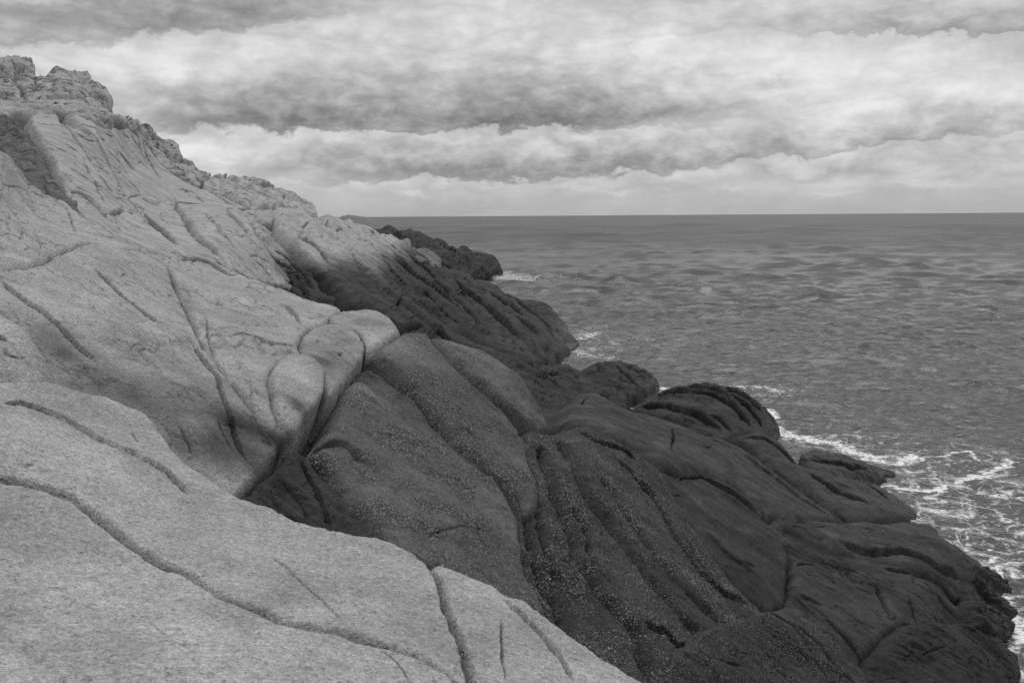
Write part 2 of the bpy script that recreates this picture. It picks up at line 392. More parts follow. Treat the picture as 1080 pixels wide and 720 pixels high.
def rock(name, label, outline, fld, zone=0.0, R=14, k=2.6, margin=None, lift=0.0, amp=1.0, creases=(), dome=0.0,
         px=1.35, specks=0.0, group=None, category='rock', grain=GRAIN, gap=1.0, zgrad=None, rough=0.0, plates=0.5, tafoni=0.0, kind=None, maxv=260000, ridge=1.0, blocks=0.0):
    ol = spline(outline, 7)
    t = fld(ol[:, 0], ol[:, 1])
    W = at(ol[:, 0], ol[:, 1], t)
    lo, hi = ol.min(0), ol.max(0)
    q = rng.uniform(lo, hi, (1200, 2)); q = q[inside(ol, q)][:110]
    tq = fld(q[:, 0], q[:, 1]); Q = at(q[:, 0], q[:, 1], tq)
    pts = np.vstack([W[::2], Q]); c0 = pts.mean(0)
    tm = float(np.median(tq))
    _, _, vt = np.linalg.svd(pts - c0, full_matrices=False)
    n = vt[2]; view = (CAM - c0) / np.linalg.norm(CAM - c0)
    if n @ view < 0: n = -n
    if n[2] < 0.15: n = n + np.array([0, 0, 0.3]); n /= np.linalg.norm(n)
    e1 = RT - (RT @ n) * n; e1 /= np.linalg.norm(e1); e2 = np.cross(n, e1)
    loc = lambda X: np.stack([(X - c0) @ e1, (X - c0) @ e2, (X - c0) @ n], 1)
    LW = loc(W); poly = LW[:, :2]
    LP = loc(pts); sc_ = max(np.abs(LP[:, :2]).max(), 1e-3)
    fit = tps_fit(LP[:, :2] / sc_, LP[:, 2], 0.02)
    m_px = tm / FPX
    Rm = R * m_px
    mg = (margin if margin is not None else R * 1.8) * m_px + Rm
    # step so that a cell covers about px pixels
    def pxsize(e):
        X = pts + e * 0.02; a = proj(pts); b = proj(X)
        return np.percentile(np.hypot(b[0] - a[0], b[1] - a[1]) / 0.02, 80)
    s1, s2 = px / pxsize(e1), px / pxsize(e2)
    bl, bh = poly.min(0) - mg, poly.max(0) + mg
    n1, n2 = int((bh[0] - bl[0]) / s1) + 2, int((bh[1] - bl[1]) / s2) + 2
    if n1 * n2 > maxv:
        f = math.sqrt(n1 * n2 / maxv); n1, n2 = int(n1 / f) + 2, int(n2 / f) + 2
    gx, gy = np.linspace(bl[0], bh[0], n1), np.linspace(bl[1], bh[1], n2)
    G = np.stack(np.meshgrid(gx, gy, indexing='ij'), -1).reshape(-1, 2)
    m1, m2 = max(n1 // 4, 6), max(n2 // 4, 6)
    cg = np.stack(np.meshgrid(np.linspace(bl[0], bh[0], m1), np.linspace(bl[1], bh[1], m2), indexing='ij'), -1).reshape(-1, 2)
    d, _, _ = polydist(poly, cg, True)
    def fine(c):
        c = c.reshape(m1, m2); a = np.linspace(0, m1 - 1, n1); b = np.linspace(0, m2 - 1, n2)
        i = np.minimum(a.astype(int), m1 - 2); j = np.minimum(b.astype(int), m2 - 2); fa = (a - i)[:, None]; fb = (b - j)[None]
        return ((c[i][:, j] * (1 - fa) + c[i + 1][:, j] * fa) * (1 - fb) + (c[i][:, j + 1] * (1 - fa) + c[i + 1][:, j + 1] * fa) * fb).ravel()
    s = fine(np.where(inside(poly, cg), d, -d))
    hc = fine(tps_eval(fit, cg / sc_))
    keep = s > -mg * 1.15
    idx = np.full(n1 * n2, -1); idx[keep] = np.arange(keep.sum())
    G, s, hc = G[keep], s[keep], hc[keep]
    ck = idx.reshape(n1, n2)
    F = np.stack([ck[:-1, :-1], ck[1:, :-1], ck[1:, 1:], ck[:-1, 1:]], -1).reshape(-1, 4)
    F = F[(F >= 0).all(1)]
    h = hc
    h = np.clip(h, LP[:, 2].min() - 0.5 * mg, LP[:, 2].max() + 0.5 * mg) + lift * m_px
    X0 = c0 + G[:, :1] * e1 + G[:, 1:] * e2 + h[:, None] * n
    # wobble of the outline and the joints
    wob = fbm(X0 / (26 * m_px), 3) * 2.6 * m_px
    se = s + wob - gap * m_px
    Rl = Rm * (1 + 0.45 * perlin(X0 / (60 * m_px)))
    x = np.clip((Rl - se) / (1.3 * Rl), 0, None)
    drop = np.where(x < 0.96, 1 - np.sqrt(np.clip(1 - np.minimum(x, 0.96) ** 2, 0, 1)), 0.72 + (x - 0.96) * 3.4)
    h = h - drop * Rl * k
    if dome:
        smax = s.max(); h = h + dome * m_px * (1 - (1 - np.clip(s / smax, 0, 1)) ** 2)
    # run of the joints in the plane of the rock
    ca = np.array([ol.mean(0), ol.mean(0) + np.array(grain) * 12])
    tc = fld(ca[:, 0], ca[:, 1]); gd = loc(at(ca[:, 0], ca[:, 1], tc)); gdir = gd[1, :2] - gd[0, :2]; gdir /= np.linalg.norm(gdir) + 1e-9
    al, ac = G @ gdir, G @ np.array([-gdir[1], gdir[0]])
    body = np.clip(s / (Rm * 1.2), 0, 1)
    sd0 = float(rng.uniform(0, 50))
    an = fbm(np.stack([al / (260 * m_px), ac / (34 * m_px), np.full(len(al), sd0)], 1), 3)
    h = h + an * 11 * m_px * amp * ridge
    rg = fbm(np.stack([al / (120 * m_px), ac / (20 * m_px), np.full(len(al), sd0 + 9)], 1), 3)
    h = h - np.clip(0.10 - np.abs(rg), 0, 1) * (16 if tm < 30 else 34) * m_px * amp * ridge * sstep(fbm(X0 / (90 * m_px), 2), -0.1, 0.35)
    h = h + fbm(X0 / (44 * m_px), 4, 0.55) * 5.5 * m_px * amp + fbm(X0 / (9 * m_px), 3, 0.65) * 1.3 * m_px * amp
    h = h + fbm(X0 / (19 * m_px) + 4, 4, 0.6, True) * 1.1 * m_px * amp
    if plates:
        pw = 0.35 * np.stack([fbm(X0 / (40 * m_px), 3), fbm(X0 / (40 * m_px) + 9, 3)], 1)
        for (la, lc, th_) in ((110, 30, 0.05), (42, 15, -0.02)):
            (b1, rv), b2 = cell2(np.stack([al / (la * m_px) + sd0, ac / (lc * m_px)], 1) + pw * (1.6 if la > 60 else 1.1))
            e = np.clip((b2 - b1) * lc * 0.5, 0, None)                     # px from the joint
            pm = sstep(fbm(X0 / (70 * m_px) + la, 3), th_, th_ + 0.2) * body
            h = h + plates * m_px * pm * ((rv - 0.5) * 4.0 * sstep(e, 0, 2.5) - 7.0 * np.exp(-(e / 0.7) ** 2))
    if rough:
        h = h + fbm(X0 / (16 * m_px), 4, 0.62, True) * rough * m_px
    if blocks:
        qx = np.stack([al / (46 * m_px), ac / (17 * m_px), np.full(len(al), sd0 + 3)], 1) + 0.35 * np.stack([perlin(X0 / (30 * m_px)), perlin(X0 / (30 * m_px) + 9), 0 * s], 1)
        best, second = cell2(qx[:, :2])
        h = h + (best[1] - 0.5) * blocks * m_px - np.exp(-((second - best[0]) / 0.06) ** 2) * blocks * 0.5 * m_px
    if tafoni:
        pa, pb = X0 @ e1, X0 @ e2
        wq = np.stack([perlin(X0 / (10 * m_px)), perlin(X0 / (10 * m_px) + 5)], 1)
        msk = sstep(fbm(X0 / (30 * m_px) + 3, 3), -0.10, 0.12)
        h = h + (fbm(X0 / (36 * m_px), 4, 0.5) * 7 + np.abs(fbm(X0 / (15 * m_px) + 8, 4, 0.6)) * 4) * tafoni * m_px
        for (wa, wb, dp, thr, sh) in ((12, 7, 15, .62, 0), (6, 4, 9, .5, 40), (3.4, 2.6, 4, .45, 80)):
            c1, _ = cell2(np.stack([pa / (wa * m_px) + sh, pb / (wb * m_px)], 1) + 0.45 * wq)
            h = h - sstep(c1[0], 0.52, 0.22) * dp * (c1[1] > thr) * msk * tafoni * m_px
    # traced joints and steps
    X0 = c0 + G[:, :1] * e1 + G[:, 1:] * e2 + h[:, None] * n
    jit = np.stack([fbm(X0 / (8 * m_px), 3), fbm(X0 / (8 * m_px) + 31, 3)], 1) * 1.7 * m_px
    for cr in (list(creases) + KCR if fld is K_ and zgrad is None else creases):
        pl, wpx, dep = np.array(cr[0], float), cr[1], cr[2] * ((2.6 if zone > .5 else (6.0 if tm < 8 else 4.8)) if tm < 24 else 5.0)
        step = cr[3] * 1.5 if len(cr) > 3 else 0.0
        pl = spline(pl, 6, False)
        tl = fld(pl[:, 0], pl[:, 1]); ll = loc(at(pl[:, 0], pl[:, 1], tl))[:, :2]
        mp = float(np.median(tl)) / FPX
        reach = (14 * wpx + abs(step) * 10 + 12) * mp
        sel = ((G > ll.min(0) - reach) & (G < ll.max(0) + reach)).all(1)
        if not sel.any(): continue
        dd, sg, par = polydist(ll, G[sel] + jit[sel])
        lpx = np.hypot(*np.diff(pl, axis=0).T).sum(); tl_ = min(0.4, 16.0 / lpx)
        tap = sstep(par, 0.0, tl_) * sstep(1 - par, 0.0, tl_)
        wv = wpx * ((0.36 if zone < .5 else 0.5) if wpx < 4.4 else 1.0) * mp * (0.4 + 0.6 * tap) * (1 + 0.5 * perlin(X0[sel] / (22 * m_px)))
        wv = np.maximum(wv, 0.38 * mp)
        cut = -dep * mp * np.exp(-(dd / wv) ** 2) * tap
        cut -= 0.13 * dep * mp * np.exp(-dd / (3.2 * wv)) * tap
        if step:
            L = (abs(step) * 4 + 8) * mp
            side = np.where(sg * np.sign(step) > 0, 1.0, 0.0)
            up = abs(step) * mp * np.exp(-dd / L) * (1 - np.exp(-dd / (wv * 1.2)))
            cut += np.where(side > 0, up, -0.35 * abs(step) * mp * np.exp(-dd / (0.6 * L))) * tap
        h[sel] += cut
    X = c0 + G[:, :1] * e1 + G[:, 1:] * e2 + h[:, None] * n
    # dark lichen; on the gully wall, shade painted in as well
    z = np.full(len(X), float(zone))
    if zgrad is not None:                       # (height where dark begins, height where it is full, amount)
        z = z + zgrad[2] * (1 - sstep(X[:, 2], zgrad[1], zgrad[0]))
    for (p, r, am) in (STAINS if fld not in (F_, F0_) else []):
        z = z + am * np.exp(-((X - p) ** 2).sum(1) / (r * r))
    o = mesh_object(name, X, F, ROCK, {'lichen': z, 'specks': np.full(len(X), float(specks))})
    if kind: o['kind'] = kind
    else:
        o['kind'] = 'thing'
        o['label'] = label; o['category'] = category
        if group: o['group'] = group
    return o

_cr = np.random.default_rng(5).uniform(size=(4096, 3))
def cell2(p):
    """nearest and second nearest cell: ((distance, random value of the cell), second distance)"""
    i = np.floor(p).astype(np.int64)
    b1 = np.full(len(p), 9.0); b2 = np.full(len(p), 9.0); rv = np.zeros(len(p))
    for dx in (-1, 0, 1):
        for dy in (-1, 0, 1):
            c = i + (dx, dy)
            kk = _cr[(c[:, 0] * 73856093 ^ c[:, 1] * 19349663) & 4095]
            d = np.hypot(c[:, 0] + kk[:, 0] - p[:, 0], c[:, 1] + kk[:, 1] - p[:, 1])
            k1 = d < b1
            b2 = np.where(k1, b1, np.minimum(b2, d)); rv = np.where(k1, kk[:, 2], rv); b1 = np.where(k1, d, b1)
    return (b1, rv), b2

# ------------------------------------------------------------------ the sea
def build_sea():
    zc = 9.0
    dv = np.concatenate([np.arange(0.22, 6, 0.6), np.arange(6, 40, 0.45), np.arange(40, 300, 0.72), np.arange(300, 760, 1.3)])
    dist = zc * FPX / dv
    ang = np.radians(np.concatenate([np.linspace(-75, -8, 60), np.linspace(-8, 30, 720)[1:], np.linspace(30, 75, 60)[1:]]))
    D, A = np.meshgrid(dist, ang, indexing='ij')
    X = (D * np.sin(A)).ravel(); Y = (D * np.cos(A)).ravel()
    D = D.ravel()
    spac = np.repeat(np.abs(np.gradient(dist)), len(ang))
    Z = np.zeros(len(X)); DX = np.zeros(len(X)); DY = np.zeros(len(X))
    r2 = np.random.default_rng(3)
    rowsp = np.abs(np.gradient(dist)); na = len(ang)
    lams = np.concatenate([0.36 * (1.5 / 0.36) ** r2.uniform(size=45), 1.5 * (7 / 1.5) ** r2.uniform(size=55), 7 * (75 / 7) ** r2.uniform(size=75)])
    for i, lam in enumerate(lams):
        th = math.radians(190 + r2.normal() * (26 if lam < 7 else 20))         # waves run in from the sea
        kx, ky = math.sin(th) * 2 * math.pi / lam, math.cos(th) * 2 * math.pi / lam
        sl = 0.066 if lam < 1.5 else (0.074 if lam < 7 else (0.040 if lam < 16 else (0.038 if lam < 30 else 0.034)))
        a = sl * lam / (2 * math.pi)
        q_ = lam / rowsp
        fr = sstep(q_, 1.15, 1.9) * (0.28 + 0.72 * (1 - sstep(q_, 4.5, 10)))
        j = int((fr > 0).sum()) ; rows = np.where(fr > 0)[0]
        if not len(rows): continue
        sel = slice(rows[0] * na, (rows[-1] + 1) * na)
        f = np.repeat(fr * (1 if lam < 3 else (0.7 + 0.3 * sstep(dist, 50, 140) if lam < 7 else 0.16 + 0.84 * sstep(dist, 90, 380))), na)[sel]
        x, y = X[sel], Y[sel]
        ph = kx * x + ky * y + r2.uniform(0, 6.28)
        w1_, w2_, w3_ = r2.uniform(0, 6.28, 3)
        L = 5 * lam + 6
        g = np.clip(0.45 + 0.75 * np.sin(x * 2.1 / L + w1_ + 1.3 * np.sin(y * 1.1 / L + w2_)) * np.sin(y * 2.4 / L + w3_), 0.1, 0.9) * 1.5
        c, sn = np.cos(ph), np.sin(ph)
        Z[sel] += a * f * c * g
        DX[sel] -= 0.5 * a * f * g * math.sin(th) * sn; DY[sel] -= 0.5 * a * f * g * math.cos(th) * sn
    V = np.stack([X + DX, Y + DY, Z], 1)
    n1, n2 = len(dist), len(ang)
    I = np.arange(n1 * n2).reshape(n1, n2)
    F = np.stack([I[:-1, :-1], I[:-1, 1:], I[1:, 1:], I[1:, :-1]], -1).reshape(-1, 4)[:, ::-1]
    # where the swell breaks: foam left on the water (traced, then placed on the sea surface)
    def sea_pts(pts):
        p = np.array(pts, float); r = ray(p[:, 0], p[:, 1]); t = -9.0 / r[:, 2]
        return (CAM + r * t[:, None])[:, :2]
    lace = np.zeros(len(X)); solid = np.zeros(len(X))
    near = D < 220
    q = np.stack([X, Y], 1)[near]
    q3 = np.stack([q[:, 0], q[:, 1], 0 * q[:, 0]], 1)
    jit = np.stack([fbm(q3 / 1.6, 4, .6), fbm(q3 / 1.6 + 13, 4, .6)], 1)
    ln = np.zeros(len(q))
    for pts, wid, am in [
            ([(828, 458), (850, 462), (880, 466), (895, 474), (912, 482), (940, 487), (965, 482)], .75, 1.0),
            ([(938, 512), (965, 517), (990, 516), (1015, 507), (1040, 498), (1062, 490), (1068, 484)], .42, 1.0),
            ([(965, 487), (990, 482), (1020, 476), (1040, 484), (1064, 491)], .32, .9),
            ([(952, 508), (962, 500), (985, 495), (1005, 488)], .2, .7),
            ([(992, 540), (1012, 533), (1022, 525), (1050, 515), (1075, 508)], .2, .7),
            ([(985, 545), (1010, 550), (1033, 553), (1050, 560), (1047, 575), (1060, 585)], .2, .8),
            ([(1000, 566), (1015, 563), (1030, 578), (1045, 590), (1075, 592)], .2, .8),
            ([(1060, 583), (1078, 565)], .18, .7), ([(1045, 545), (1060, 530), (1058, 515)], .16, .6),
            ([(1045, 590), (1055, 610), (1062, 628), (1056, 645)], .26, 1.0),
            ([(1060, 640), (1085, 625)], .3, .9), ([(1055, 650), (1075, 668), (1090, 690)], .5, 1.0),
            ([(995, 470), (1012, 492), (1006, 520), (1022, 530)], .12, .5), ([(940, 487), (948, 470), (930, 462)], .14, .5),
            ([(900, 440), (940, 448), (960, 455)], .3, .3), ([(850, 440), (880, 450), (925, 452)], .3, .35),
            ([(760, 407), (785, 409), (808, 410), (822, 416)], .8, .8), ([(640, 425), (668, 430), (690, 418), (700, 412)], .7, 1.0),
            ([(808, 432), (815, 446), (826, 458)], .5, 1.0), ([(690, 408), (720, 404)], .5, .5),
            ([(596, 366), (612, 372), (640, 378)], 2.0, .7), ([(604, 345), (630, 345), (648, 342)], 1.6, .6), ([(608, 358), (628, 352)], 1.2, .8),
            ([(520, 288), (535, 291), (552, 296)], 5.0, .75), ([(560, 305), (580, 312)], 3.0, .4), ([(830, 420), (870, 430)], .5, .3),
            ([(948, 508), (975, 530), (985, 545)], .5, .6), ([(1035, 600), (1050, 625)], .4, .7), ([(970, 550), (990, 562)], .4, .6)]:
        L = spline(sea_pts(pts), 6, False)
        dd, _, par = polydist(L, q + jit * (0.9 if wid < 1 else wid * 0.8))
        ln = np.maximum(ln, am * np.exp(-(dd / (wid * 0.85)) ** 2))
    solid[near] = ln
    zl = np.zeros(len(q))
    for (u, v, rm, am) in [(1010, 520, 7.5, .95), (1055, 560, 7, .95), (1060, 600, 5, 1.0), (1070, 660, 3.0, 1.0), (890, 468, 4.0, .7), (950, 495, 3.5, .8), (800, 415, 4, .5), (620, 360, 9, .5),
                           (1075, 690, 2.5, 1.0), (870, 445, 6, .28), (545, 293, 12, .6)]:
        c = sea_pts([(u, v)])[0]
        zl = np.maximum(zl, am * np.exp(-((q - c) ** 2).sum(1) / rm ** 2))
    lace[near] = zl
    m = bpy.data.materials.new('sea_water'); m.use_nodes = True
    k = NT(m.node_tree); k.n.clear()
    o = k.n.new('ShaderNodeOutputMaterial'); b = k.n.new('ShaderNodeBsdfPrincipled'); k.l.new(b.outputs[0], o.inputs[0])
    P = k.n.new('ShaderNodeNewGeometry').outputs['Position']
    a1 = k.n.new('ShaderNodeAttribute'); a1.attribute_name = 'foam_line'
    a2 = k.n.new('ShaderNodeAttribute'); a2.attribute_name = 'foam_lace'
    nz = k.n.new('ShaderNodeTexNoise'); nz.inputs['Scale'].default_value = 0.9; nz.inputs['Detail'].default_value = 5
    k.l.new(P, nz.inputs['Vector'])
    wv = k.n.new('ShaderNodeVectorMath'); wv.operation = 'MULTIPLY_ADD'
    k.l.new(nz.outputs['Color'], wv.inputs[0]); wv.inputs[1].default_value = (2.4, 2.4, 0.0); k.l.new(P, wv.inputs[2])
    Pw = k.vmath('MULTIPLY', wv.outputs[0], (1.0, 1.0, 0.0))
    e1 = k.voronoi(Pw, 0.62, 'DISTANCE_TO_EDGE'); e2 = k.voronoi(Pw, 1.7, 'DISTANCE_TO_EDGE')
    brk = k.noise(P, 0.8, 4, 0.6); fine = k.noise(P, 5.0, 6, 0.7)
    amt = k.math('MULTIPLY', a2.outputs['Fac'], k.ss(brk, 0.30, 0.56))
    l1 = k.ss(e1, 0.0, k.math('ADD', 0.005, k.math('MULTIPLY', amt, 0.11)), 1.0, 0.0)
    l2 = k.ss(e2, 0.0, k.math('ADD', 0.003, k.math('MULTIPLY', amt, 0.11)), 0.6, 0.0)
    lacey = k.math('MULTIPLY', k.math('MAXIMUM', l1, l2), amt)
    line = k.ss(k.math('ADD', a1.outputs['Fac'], k.math('MULTIPLY', k.math('SUBTRACT', fine, 0.5), 2.2)), 0.48, 1.05)
    foam = k.math('MAXIMUM', line, k.math('MULTIPLY', lacey, k.ss(fine, 0.3, 0.55)))
    foam = k.math('MULTIPLY', foam, 1.0, clamp=True)
    col = k.lerp(foam, 0.008, 0.62)
    c = k.n.new('ShaderNodeCombineColor')
    for i in range(3): k.l.new(col, c.inputs[i])
    k.l.new(c.outputs[0], b.inputs['Base Color'])
    gust = k.noise(k.vmath('MULTIPLY', P, (0.5, 1.0, 1.0)), 0.018, 7, 0.68)
    offs = k.ss(k.sep(P)[1], 50.0, 420.0)                    # the open water is ruffled by the wind
    k.put(b.inputs['Roughness'], k.lerp(foam, k.math('ADD', k.ss(gust, 0.35, 0.65, 0.05, 0.18), k.math('MULTIPLY', offs, 0.30)), 0.8))
    b.inputs['IOR'].default_value = 1.333
    b.inputs['Specular IOR Level'].default_value = 0.42
    Ps = k.vmath('MULTIPLY', P, (0.62, 1.0, 1.0))
    w1 = k.noise(Ps, 0.30, 5, 0.62, 0.6); w2 = k.noise(Ps, 1.7, 5, 0.65, 0.5); w3 = k.noise(P, 6.5, 3, 0.6)
    hh = k.math('ADD', k.math('MULTIPLY', w1, 0.22), k.math('MULTIPLY', w2, k.ss(gust, 0.3, 0.7, 0.04, 0.10)))
    hh = k.math('ADD', hh, k.math('MULTIPLY', w3, 0.006))
    hh = k.math('ADD', hh, k.math('MULTIPLY', foam, 0.04))
    bp = k.n.new('ShaderNodeBump'); bp.inputs['Strength'].default_value = 1.0; bp.inputs['Distance'].default_value = 1.0
    k.l.new(hh, bp.inputs['Height']); k.l.new(bp.outputs[0], b.inputs['Normal'])
    s = mesh_object('sea', V, F, m, {'foam_line': solid, 'foam_lace': lace}, base=np.zeros(3))
    s['kind'] = 'structure'
build_sea()

# ------------------------------------------------------------------ hillside under the rocks
def build_hillside():
    P = []
    for fld, lo in ((F_, 0.75), (M_, 0.7), (A_, 0.7), (K_, 1.3), (S_, 0.9)):
        a = fld.pts; X = at(a[:, 0], a[:, 1], a[:, 2]); X[:, 2] -= lo; P.append(X)
    P = np.vstack(P)
    extra = np.array([(-12, -6, 8.6), (-4, -6, 7.0), (2, -4, 5.8), (9, 0, 1.0), (12, 8, -1), (-30, 0, 13), (-45, 30, 17), (-55, 60, 20), (-60, 90, 18), (-50, 120, 13),
                      (-30, 110, 7), (-10, 130, -1), (10, 100, -3), (15, 70, -3), (18, 50, -3), (20, 35, -3), (20, 20, -3), (14, 5, -3), (-70, 160, 8), (-20, 160, -3)], float)
    P = np.vstack([P, extra])
    S = 40.0
    fit = tps_fit(P[:, :2] / S, P[:, 2], 3e-3)
    gx, gy = np.arange(-62, 22, 0.5), np.arange(-7, 162, 0.5)
    G = np.stack(np.meshgrid(gx, gy, indexing='ij'), -1).reshape(-1, 2)
    Z = tps_eval(fit, G / S)
    Z = np.clip(Z, -4, 24)
    near = np.hypot(G[:, 0], G[:, 1])
    Z = np.where(near < 4, np.minimum(Z, 6.6), Z)
    q = np.stack([G[:, 0], G[:, 1], Z], 1)
    Z = Z + fbm(q / 3.0, 5, .55) * 0.5
    V = np.stack([G[:, 0], G[:, 1], Z], 1)
    n1, n2 = len(gx), len(gy)
    I = np.arange(n1 * n2).reshape(n1, n2)
    F = np.stack([I[:-1, :-1], I[1:, :-1], I[1:, 1:], I[:-1, 1:]], -1).reshape(-1, 4)
    lich = 0.95 - 0.75 * sstep(Z, 5.5, 8.5)
    o = mesh_object('hillside', V, F, ROCK, {'lichen': lich, 'specks': 0.4 * np.ones(len(V))}, base=np.array([0, 0, 0.0]))
    o['kind'] = 'structure'
build_hillside()


# ------------------------------------------------------------------ the rocks
# foreground: pale slabs at the photographer's feet
rock('rock', 'big pale slab filling the lower left corner, below the long curved foreground crack',
     [(-60, 500), (0, 508), (45, 518), (75, 530), (110, 557), (140, 580), (165, 597), (195, 607), (230, 630), (270, 645), (300, 658), (345, 668), (375, 677), (395, 680),
      (430, 690), (460, 705), (482, 722), (500, 760), (300, 790), (0, 800), (-90, 760)], F_, maxv=420000, gap=1.2, plates=0.12, R=3, k=6, px=1.1, amp=.7, ridge=.5,
     creases=[([(400, 683), (418, 698), (435, 722)], 1.0, 3), ([(90, 640), (150, 655), (210, 690)], 3, 1.2, -2)])
rock('rock', 'long pale rounded foreground ledge above the curved crack, its crest against the dark rock',
     [(-60, 395), (0, 404), (30, 402), (52, 404), (80, 413), (110, 419), (140, 430), (165, 450), (185, 478), (200, 492), (225, 510), (246, 524), (280, 537), (320, 552), (360, 564), (410, 572),
      (432, 583), (452, 597), (462, 618), (467, 640), (480, 668), (488, 690), (496, 722), (500, 745), (470, 738), (480, 722), (458, 704), (430, 688), (395, 678), (375, 672), (345, 664), (300, 654), (270, 640), (230, 624), (195, 602), (165, 590), (140, 573), (110, 549),
      (75, 524), (45, 512), (0, 502), (-60, 492)], F_, maxv=420000, plates=0.12, gap=0.9, R=5, k=5.5, px=1.0, amp=.75, ridge=.5, lift=2,
     creases=[([(0, 426), (33, 430), (60, 441), (90, 457), (120, 474), (150, 486), (175, 500), (198, 524)], 1.1, 2.5, 3),
              ([(283, 587), (300, 600), (318, 616), (335, 630), (350, 645), (362, 658)], 1.1, 3.0), ([(298, 592), (312, 595)], 1.2, 2.5),
              ([(28, 488), (36, 493)], 3.0, 6), ([(190, 610), (205, 607), (222, 606)], 2, 3), ([(138, 455), (146, 470)], 2, 2)])
rock('rock', 'pale foreground slab right of the steep crack, sloping to the bottom edge',
     [(455, 597), (475, 598), (497, 607), (520, 616), (535, 627), (552, 632), (575, 650), (605, 672), (640, 696), (684, 722), (720, 750), (650, 780), (510, 760), (500, 722), (492, 690), (485, 668), (472, 640), (466, 616)],
     F_, plates=0.12, gap=1.2, R=5, k=4.5, px=1.0, amp=.7, ridge=.5, lift=0,
     creases=[([(528, 628), (550, 645), (570, 668), (590, 692), (606, 722)], 1.6, 3.5, 3), ([(553, 650), (580, 661)], 1.2, 2.5), ([(585, 690), (620, 703)], 1, 1.6), ([(528, 650), (530, 690), (534, 722)], 3, 1.5, -2)])
rock('boulder', 'rounded pale boulder at the left edge with a dark pit, resting on the foreground ledge',
     [(-50, 335), (0, 340), (15, 345), (32, 357), (45, 374), (53, 390), (56, 408), (50, 428), (20, 438), (-50, 438)], F0_, plates=0.2, R=14, k=2.6, dome=14, lift=13, px=1.2, amp=.6, ridge=.3,
     creases=[([(1, 375), (5, 379), (9, 384)], 3.0, 5), ([(4, 392), (14, 399), (32, 398)], 1.6, 3)], category='boulder')

# middle ground, pale
rock('rock', 'smooth pale whaleback slab at the left edge in front of the dark gully',
     [(-60, 145), (0, 157), (12, 166), (27, 187), (40, 201), (55, 207), (72, 213), (100, 234), (125, 247), (150, 256), (170, 266), (195, 276), (160, 268), (120, 262), (95, 256), (60, 268), (45, 277), (0, 284), (-60, 292)],
     M_, zone=0.08, R=10, k=2.0, px=0.95, amp=0.5, ridge=.6,
     creases=[([(0, 195), (20, 198), (35, 206)], 1.1, 1.6), ([(10, 240), (40, 255), (62, 262)], 1.2, 2), ([(60, 210), (75, 230), (80, 250)], 1.5, 1.5), ([(48, 218), (52, 222)], 1.3, 3)])
rock('rock', 'broad pale slope with a low bulge, left of the crack leading to the deep fissure',
     [(-60, 290), (0, 285), (40, 279), (62, 268), (95, 256), (125, 261), (150, 266), (176, 283), (184, 303), (196, 327), (207, 350), (222, 374), (236, 395), (256, 420), (272, 437), (287, 448), (305, 455), (296, 470), (275, 500), (250, 523), (230, 545), (150, 520), (80, 470), (20, 440), (-60, 420)],
     M_, zone=0.22, R=7, k=2.2, px=0.95, amp=0.5, ridge=.7,
     creases=[([(99, 279), (115, 294), (135, 315), (152, 329), (168, 340), (185, 352)], 1.3, 4.5, 1.5), ([(0, 296), (25, 314), (45, 332), (62, 350), (80, 366), (105, 386)], 1.6, 3.5, 2.5),
              ([(78, 326), (100, 340), (130, 347), (160, 346), (185, 355), (212, 372)], 3.5, 1.5, -8),
              ([(200, 361), (214, 380), (228, 396), (236, 420), (245, 445), (252, 470), (262, 490)], 1.5, 5, 2.5), ([(228, 440), (240, 462), (250, 480)], 1.1, 3),
              ([(130, 400), (165, 425), (190, 450), (205, 480)], 3.0, 2.5, -3), ([(75, 380), (110, 400), (150, 415)], 2.5, 1.5, -2),
              ([(2, 331), (8, 336)], 3.6, 10), ([(0, 345), (20, 353), (38, 366), (50, 382)], 2.0, 4, -2)])
rock('rock', 'pale slab between the crack down the slope and the knob beside the deep fissure',
     [(150, 264), (170, 258), (200, 262), (225, 268), (243, 280), (258, 292), (278, 298), (302, 306), (335, 318), (362, 326), (348, 337), (325, 348), (316, 362), (318, 378), (300, 380), (286, 392), (286, 415), (292, 436), (298, 452), (287, 447), (274, 435), (258, 418), (238, 393), (224, 373), (210, 350), (199, 327), (187, 303), (178, 283)],
     M_, zone=0.18, R=6, k=2.2, px=0.9, amp=0.5, ridge=.7,
     creases=[([(170, 258), (190, 260), (210, 270), (228, 276), (245, 285)], 2.0, 5.5, -2), ([(188, 274), (205, 274), (222, 279), (240, 290), (252, 291)], 1.6, 5, 2), ([(203, 260), (225, 275), (240, 286), (256, 292)], 2.2, 6),
              ([(226, 312), (234, 322), (250, 330), (266, 333)], 1.1, 4), ([(266, 321), (286, 324)], 1.0, 3), ([(240, 351), (262, 354), (282, 361), (302, 364), (314, 369)], 1.2, 3.5, 1.5),
              ([(218, 330), (219, 345), (222, 362), (230, 378)], 1.2, 2.5), ([(132, 268), (150, 274), (172, 286)], 1.5, 2), ([(290, 318), (310, 330), (318, 345)], 2, 2, 2), ([(112, 262), (124, 264)], 2.4, 5), ([(232, 415), (245, 432), (262, 450)], 1, 3)])
rock('boulder', 'weathered pale block with a small notch, topmost of the two beside the deep diagonal fissure',
     [(317, 370), (319, 355), (328, 347), (340, 342), (357, 343), (373, 348), (383, 358), (385, 372), (376, 386), (364, 400), (350, 414), (343, 404), (340, 392), (332, 382), (322, 377)], M_, plates=0.2, gap=1, zone=0.3, R=4.5, k=2.0, lift=1, px=1.0, amp=.5, ridge=.3, dome=1,
     creases=[([(356, 376), (360, 374)], 3, 6), ([(333, 362), (336, 360)], 1.4, 3)], category='boulder')
